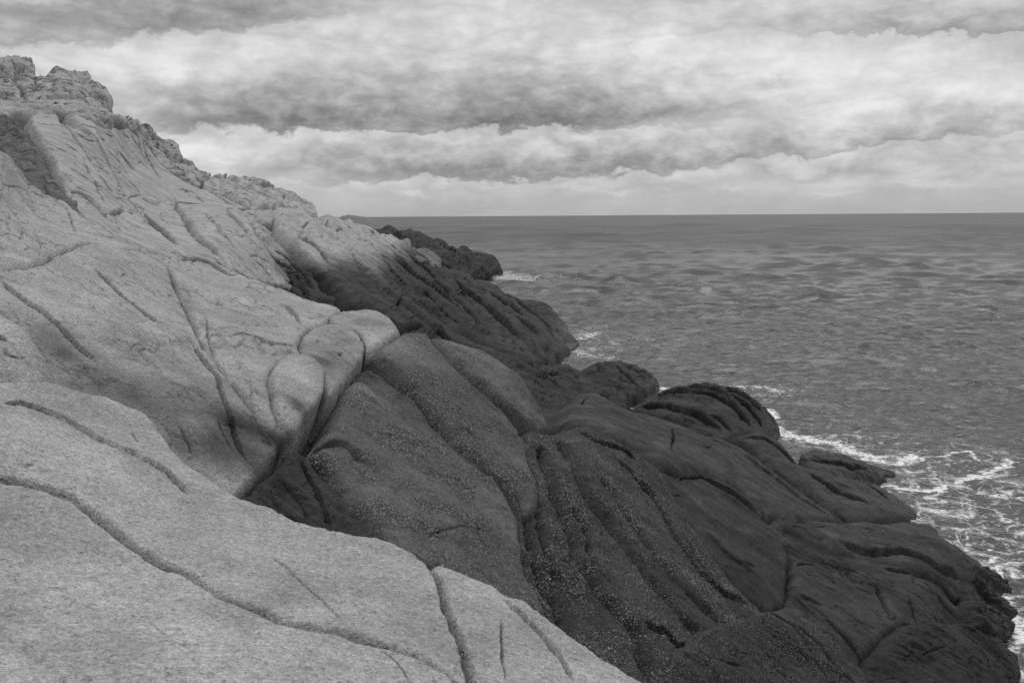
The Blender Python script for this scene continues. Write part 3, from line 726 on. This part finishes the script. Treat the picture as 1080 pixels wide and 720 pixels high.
rock('boulder', 'egg-shaped pale knob with a dark stain standing in the hollow left of the deep fissure',
     [(286, 395), (291, 384), (303, 376), (320, 376), (334, 383), (343, 393), (342, 408), (335, 424), (322, 440), (312, 456), (301, 456), (292, 440), (287, 415)], M_, plates=0.2, gap=1, zone=0.2, R=4.5, k=2.0, lift=4, px=1.0, amp=.5, ridge=.3, dome=2, category='boulder')
rock('boulder', 'flat-topped pale lip of rock at the upper end of the deep fissure',
     [(345, 336), (362, 328), (387, 326), (405, 330), (418, 341), (421, 347), (408, 356), (395, 366), (386, 370), (382, 356), (372, 347), (356, 342)], M_, plates=0.2, gap=1, zone=0.25, R=4.5, k=2.0, lift=1, px=1.0, amp=.6, ridge=.5,
     category='boulder')

# right of the fissure, speckled dark slabs
rock('rock', 'small dark triangular slab at the foot of the deep fissure, against the pale ledge',
     [(246, 527), (262, 515), (290, 490), (307, 472), (318, 474), (334, 490), (350, 510), (372, 538), (400, 562), (420, 585), (380, 590), (300, 570)], M_, gap=2.5, zone=.86, specks=.45, R=8, k=3.2, px=1.1, amp=1.0,
     creases=[([(312, 480), (325, 505), (338, 528), (350, 560)], 1.6, 4, 2.5), ([(285, 500), (310, 520), (330, 550)], 2, 2)])
rock('rock', 'broad dark speckled slab, largest of the slabs right of the fissure',
     [(320, 474), (330, 466), (350, 436), (366, 400), (378, 398), (398, 413), (420, 430), (440, 448), (456, 455), (482, 473), (505, 492), (530, 511), (540, 528), (552, 550), (556, 585), (566, 618), (585, 650), (560, 660), (500, 628), (455, 602), (430, 588), (402, 562), (370, 527), (345, 497)],
     M_, plates=0.2, gap=3, zone=0.69, specks=1.0, R=13, k=3.2, px=1.2, amp=.8, ridge=.55, dome=4,
     creases=[([(322, 474), (345, 469), (362, 471), (375, 482), (390, 498)], 3, 2.5, 4), ([(450, 568), (470, 561), (495, 559), (520, 565), (538, 578)], 3.5, 6, -3), ([(372, 412), (392, 425), (405, 432)], 2, 1.5, 2)])
rock('rock_ridge', 'narrow dark wedge of rock squeezed between two bigger speckled slabs by the fissure',
     [(372, 394), (386, 383), (398, 384), (412, 393), (422, 402), (436, 415), (450, 432), (460, 445), (485, 466), (515, 492), (532, 510), (512, 500), (484, 478), (458, 458), (440, 449), (418, 430), (397, 412), (384, 400)], M_, plates=0.2, gap=1.5, zone=0.7, specks=.7, R=6, k=3.2, px=1.0, amp=.7, lift=-6, category='rock')
rock('rock_ridge', 'tall dark rounded ridge speckled with lichen, second slab from the top of the fissure',
     [(390, 376), (396, 366), (410, 353), (424, 347), (448, 350), (456, 358), (466, 372), (482, 390), (508, 413), (530, 437), (548, 458), (560, 480), (570, 504), (578, 530), (570, 545), (552, 540), (540, 520), (520, 503), (498, 484), (474, 461), (455, 438), (432, 414), (412, 393)], M_, plates=0.2, gap=3.5, zone=0.71, specks=1.0, R=13, k=3.4, px=1.1, amp=.7, ridge=.5, dome=4, lift=3,
     creases=[([(455, 368), (480, 395), (505, 420), (530, 445), (548, 470)], 2, 3, -2.0)], category='rock')
rock('rock_ridge', 'sausage-shaped dark ridge with a pale lichen back, uppermost beside the bay',
     [(450, 352), (462, 357), (480, 363), (503, 371), (525, 384), (546, 398), (556, 412), (566, 428), (578, 444), (583, 456), (570, 460), (548, 446), (526, 428), (504, 409), (482, 386), (464, 370)], M_, plates=0.2, gap=3, zone=0.7, specks=.95, R=10, k=3.2, px=1.0, amp=.7, ridge=.5, dome=5, lift=4, category='rock')
# folded apron
rock('rock', 'dark apron of rock with deep pleats running down to the bottom of the photo',
     [(552, 452), (575, 456), (592, 452), (606, 446), (622, 449), (640, 459), (668, 474), (690, 490), (705, 505), (718, 535), (735, 560), (755, 588), (775, 615), (800, 640), (830, 665), (855, 690), (870, 730), (850, 770), (700, 770), (660, 720), (620, 690), (580, 655), (556, 615), (550, 570), (538, 520), (548, 490)],
     M_, plates=0.15, gap=2.5, zone=.86, specks=1.0, R=11, k=2.8, px=1.15, amp=0.8, ridge=0.6, grain=(.45, .9),
     creases=[([(546, 478), (556, 520), (562, 560), (571, 595), (579, 620), (594, 650), (606, 676)], 7, 5, 3), ([(546, 478), (556, 520), (562, 560), (571, 595), (579, 620), (594, 650), (606, 676)], 2.0, 7),
              ([(572, 470), (583, 508), (596, 538), (608, 562), (614, 590), (628, 615), (650, 640), (672, 665), (690, 724)], 8, 6, 4), ([(572, 470), (583, 508), (596, 538), (608, 562), (614, 590), (628, 615), (650, 640), (672, 665), (690, 724)], 2.2, 8),
              ([(590, 464), (612, 500), (628, 530), (650, 562), (676, 596), (705, 630), (742, 668), (790, 712)], 7, 5, 4), ([(590, 464), (612, 500), (628, 530), (650, 562), (676, 596)], 2.4, 6),
              ([(560, 492), (568, 530), (574, 570), (588, 606), (600, 630)], 4, 5, 2), ([(600, 530), (618, 562), (628, 600), (650, 622)], 3.5, 5, 2),
              ([(636, 500), (655, 535), (680, 570), (706, 604), (740, 640), (800, 690)], 5, 4, 3), ([(668, 500), (695, 540), (722, 580), (752, 614), (790, 640)], 2.0, 4, 3),
              ([(715, 560), (735, 590), (755, 616)], 1.2, 4, 1.5), ([(676, 656), (700, 667), (722, 682), (742, 700), (762, 726)], 2.2, 8, 3),
              ([(608, 451), (620, 460), (650, 470), (674, 488)], 1.6, 3, 2), ([(650, 480), (672, 510), (690, 530)], 1.6, 3, 2), ([(585, 610), (610, 636), (640, 655)], 3, 5, -2)], category='rock')
rock('rock', 'smooth dark slab with a raised rim and a little hook-shaped pit, centre right',
     [(694, 494), (712, 500), (735, 499), (757, 507), (780, 522), (800, 535), (809, 543), (809, 554), (828, 563), (836, 585), (836, 612), (832, 640), (815, 650), (785, 630), (760, 600), (735, 568), (712, 536), (700, 515)], M_, dome=4, plates=0.15, gap=2, zone=0.85, specks=.12, R=10, k=2.8, px=1.1, amp=0.6, ridge=.5,
     creases=[([(714, 504), (738, 504), (758, 513), (780, 528), (806, 549)], 1.8, 4, 3), ([(713, 503), (722, 508), (725, 514)], 2.0, 6), ([(706, 521), (720, 527)], 1.2, 3), ([(775, 595), (790, 600), (797, 602)], 1.8, 4), ([(740, 560), (770, 590), (800, 612)], 3, 2, 2)])
rock('rock_ridge', 'long smooth dark ridge with a short upright crack, running from the hollow to the sea',
     [(583, 440), (590, 428), (600, 416), (618, 410), (640, 418), (660, 431), (688, 438), (713, 447), (743, 456), (764, 464), (788, 476), (813, 494), (838, 514), (870, 537), (898, 549), (870, 552), (836, 548), (810, 541), (790, 526), (764, 510), (738, 499), (713, 497), (690, 488), (668, 472), (645, 462), (622, 449), (604, 447)],
     A_, plates=0.12, gap=2, zone=0.8, specks=.05, R=18, k=2, px=1.1, amp=0.5, ridge=.45, dome=7,
     creases=[([(706, 455), (708, 466), (707, 477), (711, 484)], 1.4, 4.5), ([(730, 472), (742, 474), (750, 475)], 1.4, 3.5), ([(766, 493), (769, 494)], 1.8, 4), ([(823, 517), (826, 518)], 1.6, 4), ([(780, 480), (810, 502), (850, 532), (880, 548)], 1.4, 3, 2), ([(618, 420), (613, 427)], 1.2, 3), ([(720, 450), (750, 464), (775, 480)], 1.5, 2, 1)], category='rock')
rock('rock_ridge', 'low dark shelf with a rounded nose pointing at the foaming water, middle right',
     [(762, 462), (786, 457), (804, 459), (828, 467), (842, 485), (854, 493), (872, 498), (900, 507), (916, 505), (936, 513), (958, 529), (974, 541), (970, 550), (942, 553), (900, 551), (880, 545), (860, 530), (838, 512), (812, 493), (788, 475)],
     S_, plates=0.25, gap=2, zone=0.84, R=14, k=2, px=1.0, amp=0.6, ridge=.6, dome=6,
     creases=[([(768, 466), (790, 477), (815, 496), (845, 518), (870, 536), (897, 549)], 2.6, 5, 2), ([(780, 464), (806, 466), (828, 478), (842, 492)], 2.2, 4, 2), ([(905, 512), (925, 522), (938, 535)], 1.5, 3, 1.5), ([(850, 500), (880, 520), (920, 540)], 2, 3, 2)], category='rock')
rock('boulder', 'elongated dark boulder lying at the edge of the foam, middle right',
     [(845, 476), (858, 473), (876, 476), (895, 482), (912, 487), (930, 493), (946, 499), (945, 507), (925, 509), (898, 508), (872, 501), (850, 493)], R1_, zone=1.0, R=8, k=2.0, px=1.0, amp=.9, lift=1, dome=1, margin=22,
     creases=[([(850, 482), (880, 490), (920, 499)], 2, 3, 2)], category='boulder')
rock('rock_ridge', 'dark rounded headrock crossed by a flat ledge, reaching the surf at the right',
     [(808, 542), (820, 545), (853, 549), (887, 549), (917, 551), (953, 551), (976, 554), (992, 561), (1004, 575), (1020, 585), (1036, 597), (1046, 612), (1048, 628), (1030, 640), (1000, 618), (960, 604), (920, 596), (880, 585), (845, 570), (810, 555)],
     M_, plates=0.3, gap=1, zone=0.8, specks=.05, R=17, k=2.2, px=1.1, amp=0.6, ridge=.6, dome=8, lift=2,
     creases=[([(880, 575), (910, 588), (950, 590), (990, 603), (1012, 614)], 4, 7, 4), ([(932, 557), (948, 561)], 1.4, 4), ([(954, 564), (964, 568)], 1.2, 3), ([(822, 556), (850, 561), (880, 563)], 1.3, 3), ([(1010, 600), (1022, 610), (1028, 620)], 2, 4)], category='rock')
rock('rock', 'broad dark slope of blocks with a stepped notch, lower right',
     [(806, 552), (830, 562), (880, 582), (920, 592), (960, 602), (1000, 616), (1026, 632), (1030, 652), (1020, 668), (985, 662), (950, 664), (920, 690), (905, 725), (890, 760), (840, 760), (850, 720), (840, 690), (822, 668), (800, 650), (820, 640), (834, 610), (830, 580)],
     M_, plates=0.6, gap=2, zone=0.83, specks=.10, R=9, k=2.2, px=1.1, amp=0.8, ridge=0.25, blocks=0,
     creases=[([(922, 615), (930, 632), (936, 646), (940, 656)], 2.0, 6, 2), ([(838, 596), (852, 594), (870, 598)], 1.6, 5), ([(985, 606), (998, 620), (1008, 634), (1022, 636)], 3.0, 9, 3), ([(988, 620), (1000, 640), (1012, 656)], 2.4, 6, 2), ([(925, 600), (945, 602), (975, 606)], 2, 4, 2),
              ([(960, 625), (965, 650), (972, 666)], 2, 4), ([(840, 625), (870, 640)], 2, 4, 2), ([(865, 648), (885, 668), (905, 690), (925, 715)], 2.2, 6, 2.5), ([(940, 660), (960, 668), (985, 664)], 2.4, 5), ([(880, 600), (900, 612), (922, 618)], 2, 3, 2)])
rock('rock', 'dark speckled mound at the bottom right, split from the apron by a long diagonal crack',
     [(800, 642), (822, 638), (850, 648), (875, 668), (900, 700), (925, 730), (920, 770), (800, 780), (740, 760), (690, 720), (700, 690), (720, 668), (760, 650)],
     M_, plates=0.35, gap=2.5, zone=0.83, specks=0.85, R=14, k=2.8, px=1.1, amp=0.7, ridge=.7, dome=7, lift=4,
     creases=[([(805, 648), (830, 664), (850, 690), (865, 724)], 2.0, 5, 2), ([(828, 660), (850, 680), (872, 705), (884, 726)], 2.6, 7, 2), ([(745, 700), (780, 712)], 2, 3)])
rock('boulder', 'dark rough-edged boulder at the lower right corner, washed by foam',
     [(905, 724), (925, 692), (950, 668), (985, 660), (1020, 664), (1046, 672), (1058, 690), (1068, 700), (1070, 730), (1060, 770), (920, 780)], M_, plates=0.5, gap=-5, zone=.93, specks=.1, R=11, k=2.2, px=1.1, amp=0.9, dome=4, lift=8, margin=26, rough=1.6,
     creases=[([(1000, 668), (1030, 690), (1040, 720)], 2, 4), ([(960, 700), (990, 690), (1010, 700)], 1.2, 2)], category='boulder')
rock('boulder', 'jagged dark wet rock sticking out into the surf at the right edge',
     [(1012, 604), (1030, 606), (1046, 618), (1058, 634), (1062, 650), (1060, 668), (1040, 676), (1022, 668), (1016, 640)], M_, lift=9, gap=-3, zone=1.0, R=9, k=2.0, px=1.0, amp=1.5, rough=3.5, margin=26, category='boulder')
# rocks by the water, farther
rock('boulder', 'domed dark rock banded with curved ledges, standing in the sea beyond the long ridge',
     [(662, 432), (676, 422), (692, 414), (712, 408), (735, 406), (760, 409), (782, 416), (800, 428), (812, 438), (824, 453), (812, 463), (785, 458), (764, 463), (742, 455), (712, 446), (685, 437)],
     R3_, zone=.97, R=8, k=2.0, px=.95, amp=.8, ridge=.8, dome=1, lift=0, margin=20,
     creases=[([(690, 418), (715, 414), (740, 414), (762, 420), (780, 434), (792, 452)], 2.0, 6, 3), ([(718, 410), (750, 412), (775, 422), (795, 440), (804, 455)], 1.6, 5, 2.5), ([(668, 430), (700, 430), (735, 438), (765, 455)], 2.4, 5, 3), ([(745, 440), (760, 446), (775, 457)], 2, 5, 2), ([(760, 410), (788, 425), (808, 445)], 1.4, 4, 2)], category='boulder')
rock('boulder', 'hunched dark rock with a black crest at the waterline, left of the domed banded rock',
     [(604, 398), (622, 384), (636, 380), (650, 379), (664, 383), (676, 392), (690, 402), (698, 408), (684, 417), (668, 420), (652, 432), (636, 424), (616, 414)],
     R4_, zone=1.0, R=8, k=2.0, px=.9, amp=1.1, ridge=1.0, dome=4, lift=2, margin=18, rough=1.6,
     creases=[([(630, 388), (650, 396), (664, 408), (672, 416)], 2, 5, 2.5), ([(654, 382), (668, 398), (680, 410)], 2, 5, 2)], category='boulder')

# behind the fissure: the slope above the bay

rock('rock', 'smooth dark ramp behind the sausage-shaped ridge, running down to the water',
     [(420, 346), (445, 346), (480, 362), (515, 372), (545, 376), (575, 384), (605, 388), (630, 396), (650, 412), (664, 430), (650, 440), (615, 440), (590, 445), (570, 432), (545, 402), (505, 380), (460, 366)],
     K_, plates=0.7, gap=1.6, zone=.93, R=8, k=2.0, px=1.0, amp=1.0, ridge=1.1, creases=[([(545, 370), (560, 385), (575, 395), (600, 400), (615, 408)], 1.6, 5, 2), ([(585, 396), (600, 399), (612, 406)], 1.5, 5), ([(560, 395), (590, 412)], 1.4, 3, 2), ([(632, 416), (650, 430)], 1.4, 4, 2), ([(500, 365), (530, 384), (550, 400)], 1.6, 3, 2)])
rock('rock', 'dark seaward flank cut by long slanting joints, ending in the point with white water',
     [(466, 282), (482, 284), (500, 293), (520, 302), (542, 311), (562, 319), (578, 327), (592, 338), (604, 350), (612, 358), (602, 365), (592, 372), (580, 382), (560, 384), (540, 378), (515, 352), (490, 322), (470, 298)],
     K_, plates=0.4, gap=-2, zone=.9, R=7, k=2.0, px=0.85, amp=0.55, ridge=2.6, margin=16,
     creases=[([(475, 290), (505, 318), (530, 340), (552, 360)], 2.4, 7, 3), ([(492, 296), (520, 312), (545, 328), (556, 338)], 2.4, 6, 2.5), ([(540, 314), (565, 328), (580, 340), (588, 350)], 1.4, 4, 2), ([(505, 305), (540, 334), (575, 362)], 1.6, 5, 2), ([(575, 352), (590, 352), (604, 360)], 1.6, 4)])
rock('rock', 'slope of thin slanting ledges above the bay, pale on top and dark below',
     [(336, 227), (346, 229), (362, 230), (372, 234), (388, 239), (404, 246), (420, 254), (438, 261), (456, 272), (468, 284), (484, 308), (508, 340), (538, 370), (565, 384), (545, 388), (505, 376), (470, 360), (440, 346), (420, 330), (402, 308), (384, 290), (366, 268), (350, 250)],
     K_, plates=0.5, gap=1.6, zone=.12, zgrad=(8.0, 5.4, .82), R=7, k=2.0, px=0.8, amp=0.6, ridge=2.4,
     creases=[([(345, 232), (352, 240), (362, 246)], 1.6, 5, 1), ([(352, 246), (362, 262), (376, 278), (390, 292)], 3.0, 8, 3), ([(362, 240), (385, 256), (405, 272), (424, 288)], 1.6, 5, 2), ([(378, 242), (400, 254), (425, 272), (448, 290)], 1.5, 5, 2.5),
              ([(405, 262), (420, 276), (436, 288), (460, 306), (490, 334)], 2.0, 6, 2.5), ([(400, 272), (418, 292), (438, 306)], 1.5, 5, 2), ([(430, 270), (442, 282), (462, 302), (492, 330), (520, 356)], 2.2, 6, 2.5), ([(440, 300), (470, 328), (505, 356)], 1.8, 5, 2), ([(424, 310), (420, 328), (428, 338), (440, 336)], 1.5, 4),
              ([(395, 256), (412, 262), (428, 278)], 1.4, 4, 1.5), ([(452, 284), (476, 306), (500, 326)], 1.8, 5, 2), ([(420, 258), (435, 270), (446, 288)], 1.4, 4, 2)])
rock('rock_ridge', 'bulging ledge with a pale weathered top and dark underside, below the end of the crag',
     [(284, 226), (300, 222), (320, 226), (340, 234), (356, 250), (370, 270), (385, 288), (402, 306), (420, 328), (442, 347), (420, 348), (395, 334), (372, 322), (352, 306), (330, 286), (308, 262), (292, 242)],
     K_, gap=1.6, zone=.05, zgrad=(7.9, 6.3, .84), R=7, k=3.4, px=.95, amp=0.9, ridge=.9, dome=3, lift=3, rough=1.0,
     creases=[([(300, 240), (310, 246), (322, 244)], 2.4, 4), ([(310, 256), (330, 268), (345, 285)], 3, 3, 2)], category='rock', group=None)
rock('rock_ridge', 'narrow tilted ledge ending in a black gully, left of the bulging ledge',
     [(254, 222), (268, 219), (282, 226), (286, 240), (300, 260), (322, 282), (345, 302), (366, 322), (345, 322), (322, 312), (302, 298), (284, 278), (268, 250)],
     K_, gap=1.6, zone=.12, zgrad=(7.9, 6.6, .8), R=7, k=3.4, px=.95, amp=1.0, lift=-3, creases=[([(262, 232), (276, 252), (292, 272), (320, 300)], 2.2, 6, 2.5), ([(290, 262), (310, 280), (338, 306)], 2.6, 8, 2.5), ([(284, 274), (305, 292), (330, 316)], 1.6, 4, 2)], category='rock')
rock('rock', 'pale rectangular slab with a sharp light upper edge, above the crest of the middle slope',
     [(190, 225), (205, 219), (225, 217), (240, 218), (252, 230), (264, 246), (276, 262), (288, 280), (304, 300), (290, 302), (264, 296), (244, 282), (226, 264), (206, 248)],
     K_, gap=1.7, zone=.02, R=2.6, k=4, px=0.8, amp=0.4, ridge=0.35, creases=[([(240, 220), (255, 238), (268, 254)], 1.4, 5, 2), ([(215, 225), (240, 250), (262, 275)], 1.5, 2, 1), ([(262, 268), (275, 270), (285, 280)], 2, 4)])
rock('rock', 'slim pale strip of slope between two dark joints, just under the crag',
     [(240, 216), (252, 220), (262, 226), (272, 244), (284, 264), (298, 284), (312, 304), (300, 302), (286, 282), (272, 258), (256, 234)], K_, ridge=0.35, gap=1.7, zone=.08, zgrad=(8.0, 7.0, .4), R=2.6, k=4, px=0.8, amp=0.4, lift=-1)
rock('rock', 'pale flat block between the long joints, above the crack network',
     [(146, 224), (160, 220), (190, 224), (204, 246), (224, 264), (246, 284), (236, 286), (212, 272), (190, 262), (182, 252), (164, 238)], K_, gap=1.7, zone=0, R=2.6, k=4, px=0.8, amp=0.4, ridge=0.35, creases=[([(165, 226), (180, 240)], 1.0, 1.5)])
rock('rock', 'pale tongue of rock with a curled lower edge beside the gully',
     [(66, 196), (88, 205), (112, 226), (130, 222), (146, 226), (164, 240), (182, 254), (200, 270), (180, 272), (150, 260), (120, 248), (96, 236), (76, 216)], K_, gap=1.7, zone=0, R=2.6, k=4, px=0.8, amp=0.4, ridge=0.35,
     creases=[([(70, 200), (92, 209), (104, 218), (114, 232)], 1.8, 5, 2.5), ([(124, 238), (130, 246)], 1.6, 4), ([(133, 215), (140, 228), (150, 236)], 1.3, 3)])
rock('rock', 'tall pale slab at the right side of the dark gully, below the crag',
     [(30, 126), (46, 121), (62, 123), (78, 144), (100, 178), (118, 204), (130, 222), (112, 228), (92, 208), (70, 200), (56, 172), (44, 150)], K_, gap=1.7, zone=0, R=2.6, k=4, px=0.8, amp=0.4, ridge=0.35, lift=2,
     creases=[([(66, 153), (75, 157), (84, 161)], 1.3, 4), ([(44, 150), (50, 162), (58, 178)], 1.2, 3), ([(90, 178), (108, 205)], 1.2, 3)])
rock('rock', 'pale strip of slope with a black slot at its top, right of the gully',
     [(62, 122), (80, 136), (100, 142), (118, 178), (138, 214), (148, 226), (132, 224), (118, 204), (100, 178), (78, 144)], K_, gap=1.7, zone=0, R=2.6, k=4, px=0.8, amp=0.4, ridge=0.35, creases=[([(78, 144), (90, 146), (101, 149)], 1.7, 6), ([(86, 139), (98, 143), (104, 152)], 1.5, 5)])
rock('rock', 'wide pale face below the middle of the crag, crossed by one curved joint',
     [(66, 118), (90, 124), (120, 132), (142, 138), (153, 166), (166, 188), (178, 204), (191, 224), (165, 224), (148, 226), (138, 213), (118, 178), (101, 143)], K_, gap=1.7, zone=0, R=2.6, k=4, px=0.8, amp=0.4, ridge=0.35, creases=[([(110, 141), (120, 143)], 1.1, 3), ([(120, 155), (140, 180), (156, 204)], 1.4, 2, 1.5), ([(150, 180), (158, 196)], 1.1, 2.5)])
rock('rock', 'pale slope with a small dark overhang, under the low right part of the crag',
     [(142, 136), (158, 158), (176, 178), (196, 192), (222, 204), (246, 212), (262, 220), (246, 220), (226, 219), (206, 220), (192, 226), (178, 206), (166, 188), (152, 166)], K_, gap=1.7, zone=0, R=2.6, k=4, px=0.8, amp=0.4, ridge=0.35,
     creases=[([(188, 203), (196, 201), (206, 206)], 2.8, 7, 2), ([(150, 148), (157, 172), (172, 195)], 1.5, 4, 1.5), ([(196, 186), (222, 204), (250, 214)], 1.4, 3, 1.5), ([(206, 206), (214, 214)], 1.6, 3)])
rock('gully_rock', 'dark streaked wall of the gully at the left edge, behind the smooth whaleback slab',
     [(-40, 116), (0, 124), (26, 125), (34, 134), (42, 152), (56, 174), (72, 206), (90, 224), (60, 232), (20, 215), (-40, 190)], K_, zone=.62, R=6, k=2.0, px=1.0, amp=1.4, ridge=1.6, lift=-5, grain=(.25, .97), category='rock')  # zone value paints the overhang's shade into the wall's colour
rock('boulder', 'small pale boulder perched on the skyline in front of the far headland',
     [(421, 258), (424, 253), (430, 252), (434, 257), (435, 264), (428, 263)], K_, zone=0.55, R=4, k=1.8, px=.8, amp=.5, lift=1, dome=1, category='boulder')
rock('boulder', 'blocky pale boulder at the seaward end of the skyline, larger than its neighbour',
     [(434, 264), (444, 262), (456, 265), (465, 274), (467, 283), (458, 284), (446, 278), (438, 272)], K_, zone=0.62, R=4, k=1.8, px=.8, amp=.7, lift=0, dome=1, category='boulder')
rock('boulder', 'dark rounded stone tucked at the head of the gully beneath the crag end',
     [(268, 222), (276, 220), (286, 221), (292, 228), (288, 236), (278, 234), (271, 229)], K_, zone=0.28, R=4, k=1.8, px=.8, amp=.7, lift=1, dome=1, category='boulder')

# the weathered crag along the skyline
rock('crag', 'tall honeycombed crag at the top left, the highest rock on the skyline',
     [(-60, 52), (-20, 58), (0, 62), (18, 62), (34, 69), (40, 79), (48, 78), (56, 73), (68, 76), (80, 79), (92, 81), (98, 88), (112, 92), (117, 104), (119, 116), (122, 126), (116, 134), (96, 130), (76, 120), (60, 122), (40, 124), (20, 122), (0, 124), (-60, 116)],
     K_, zone=0, R=5, k=2.2, px=1.0, amp=1.0, ridge=.3, tafoni=1.3, lift=3, maxv=200000,
     creases=[([(0, 80), (12, 90), (20, 100), (28, 112)], 3, 8), ([(36, 80), (38, 92), (44, 94)], 2, 7), ([(66, 90), (72, 104), (82, 108)], 2.4, 7), ([(84, 98), (98, 99)], 2, 6), ([(44, 120), (58, 119)], 2.4, 7), ([(30, 124), (46, 128), (60, 128)], 1.6, 5), ([(82, 112), (100, 122), (116, 132)], 2.4, 7)], category='crag')
rock('crag', 'pitted lower step of the crag, in the middle of the left skyline',
     [(116, 121), (126, 121), (138, 127), (150, 132), (160, 138), (168, 144), (180, 150), (187, 156), (190, 168), (198, 172), (206, 180), (216, 186), (212, 198), (198, 194), (178, 182), (162, 168), (150, 152), (140, 140), (124, 134)],
     K_, zone=.02, R=4, k=2.2, px=.9, amp=1.0, ridge=.3, tafoni=1.1, lift=2, category='crag')
rock('crag', 'low flaking end of the crag with a shadowed ledge, farthest along the skyline',
     [(206, 180), (220, 184), (232, 181), (246, 180), (256, 187), (270, 191), (286, 197), (300, 202), (314, 207), (324, 210), (331, 219), (338, 228), (322, 229), (300, 224), (280, 219), (258, 216), (236, 210), (216, 198)],
     K_, zone=.02, R=4, k=2.2, px=.9, amp=1.0, ridge=.5, tafoni=0.6, lift=2, category='crag',
     creases=[([(212, 181), (220, 190), (230, 197)], 2.0, 6, 2), ([(240, 190), (234, 198)], 1.4, 4), ([(262, 194), (276, 197), (292, 201)], 2.2, 6, 2.5), ([(298, 204), (298, 214)], 1.3, 4), ([(306, 210), (318, 220), (328, 226)], 1.6, 5)])

# far headland and island
HL_ = Field([(400, 240, 150), (430, 245, 146), (470, 258, 146), (500, 268, 148), (530, 286, 152), (470, 285, 128), (430, 265, 128), (500, 288, 138)])
rock('headland', '', [(392, 240), (404, 240), (412, 239), (422, 243), (432, 243), (442, 247), (452, 251), (462, 252), (468, 254), (476, 260), (490, 264), (502, 268), (514, 270), (522, 274), (527, 280), (531, 287), (520, 290), (500, 291), (480, 286), (455, 276), (425, 262), (400, 250)],
     HL_, zone=.98, R=4, k=1.6, px=.8, amp=1.0, ridge=.6, rough=2.2, tafoni=.22, margin=14, lift=1, kind='structure',
     creases=[([(410, 245), (440, 258), (470, 268)], 1.6, 3), ([(462, 256), (470, 262), (490, 276)], 1.8, 4, 2)])
def island():
    X = []; n = 120
    L0, d = u2az(357), 2600.0
    gx = np.linspace(-1, 1, 90); gy = np.linspace(-1, 1, 30)
    A, B = np.meshgrid(gx, gy, indexing='ij')
    cx = d * math.tan(math.radians(u2az(377))); half = 20 / FPX * d
    q = np.stack([A.ravel() * 3, B.ravel() * 2, np.zeros(A.size)], 1)
    top = np.interp(A.ravel(), [-1, -.75, -.35, .1, .5, 1], [0, 4.2, 6.0, 4.6, 3.6, 0]) * np.clip(1 - B.ravel() ** 2, 0, 1) * 2.5
    Z = top * (1 + .25 * fbm(q * 2, 4)) - 0.6
    V = np.stack([cx + A.ravel() * half, d + B.ravel() * 40, Z], 1)
    I = np.arange(A.size).reshape(A.shape)
    F = np.stack([I[:-1, :-1], I[1:, :-1], I[1:, 1:], I[:-1, 1:]], -1).reshape(-1, 4)
    o = mesh_object('island', V, F, ROCK, {'lichen': .55 * np.ones(len(V)), 'specks': np.zeros(len(V))}, base=np.array([cx, d, 0.0]))  # lichen value here only sets a greyer tone: distance haze painted in
    o['kind'] = 'structure'
island()
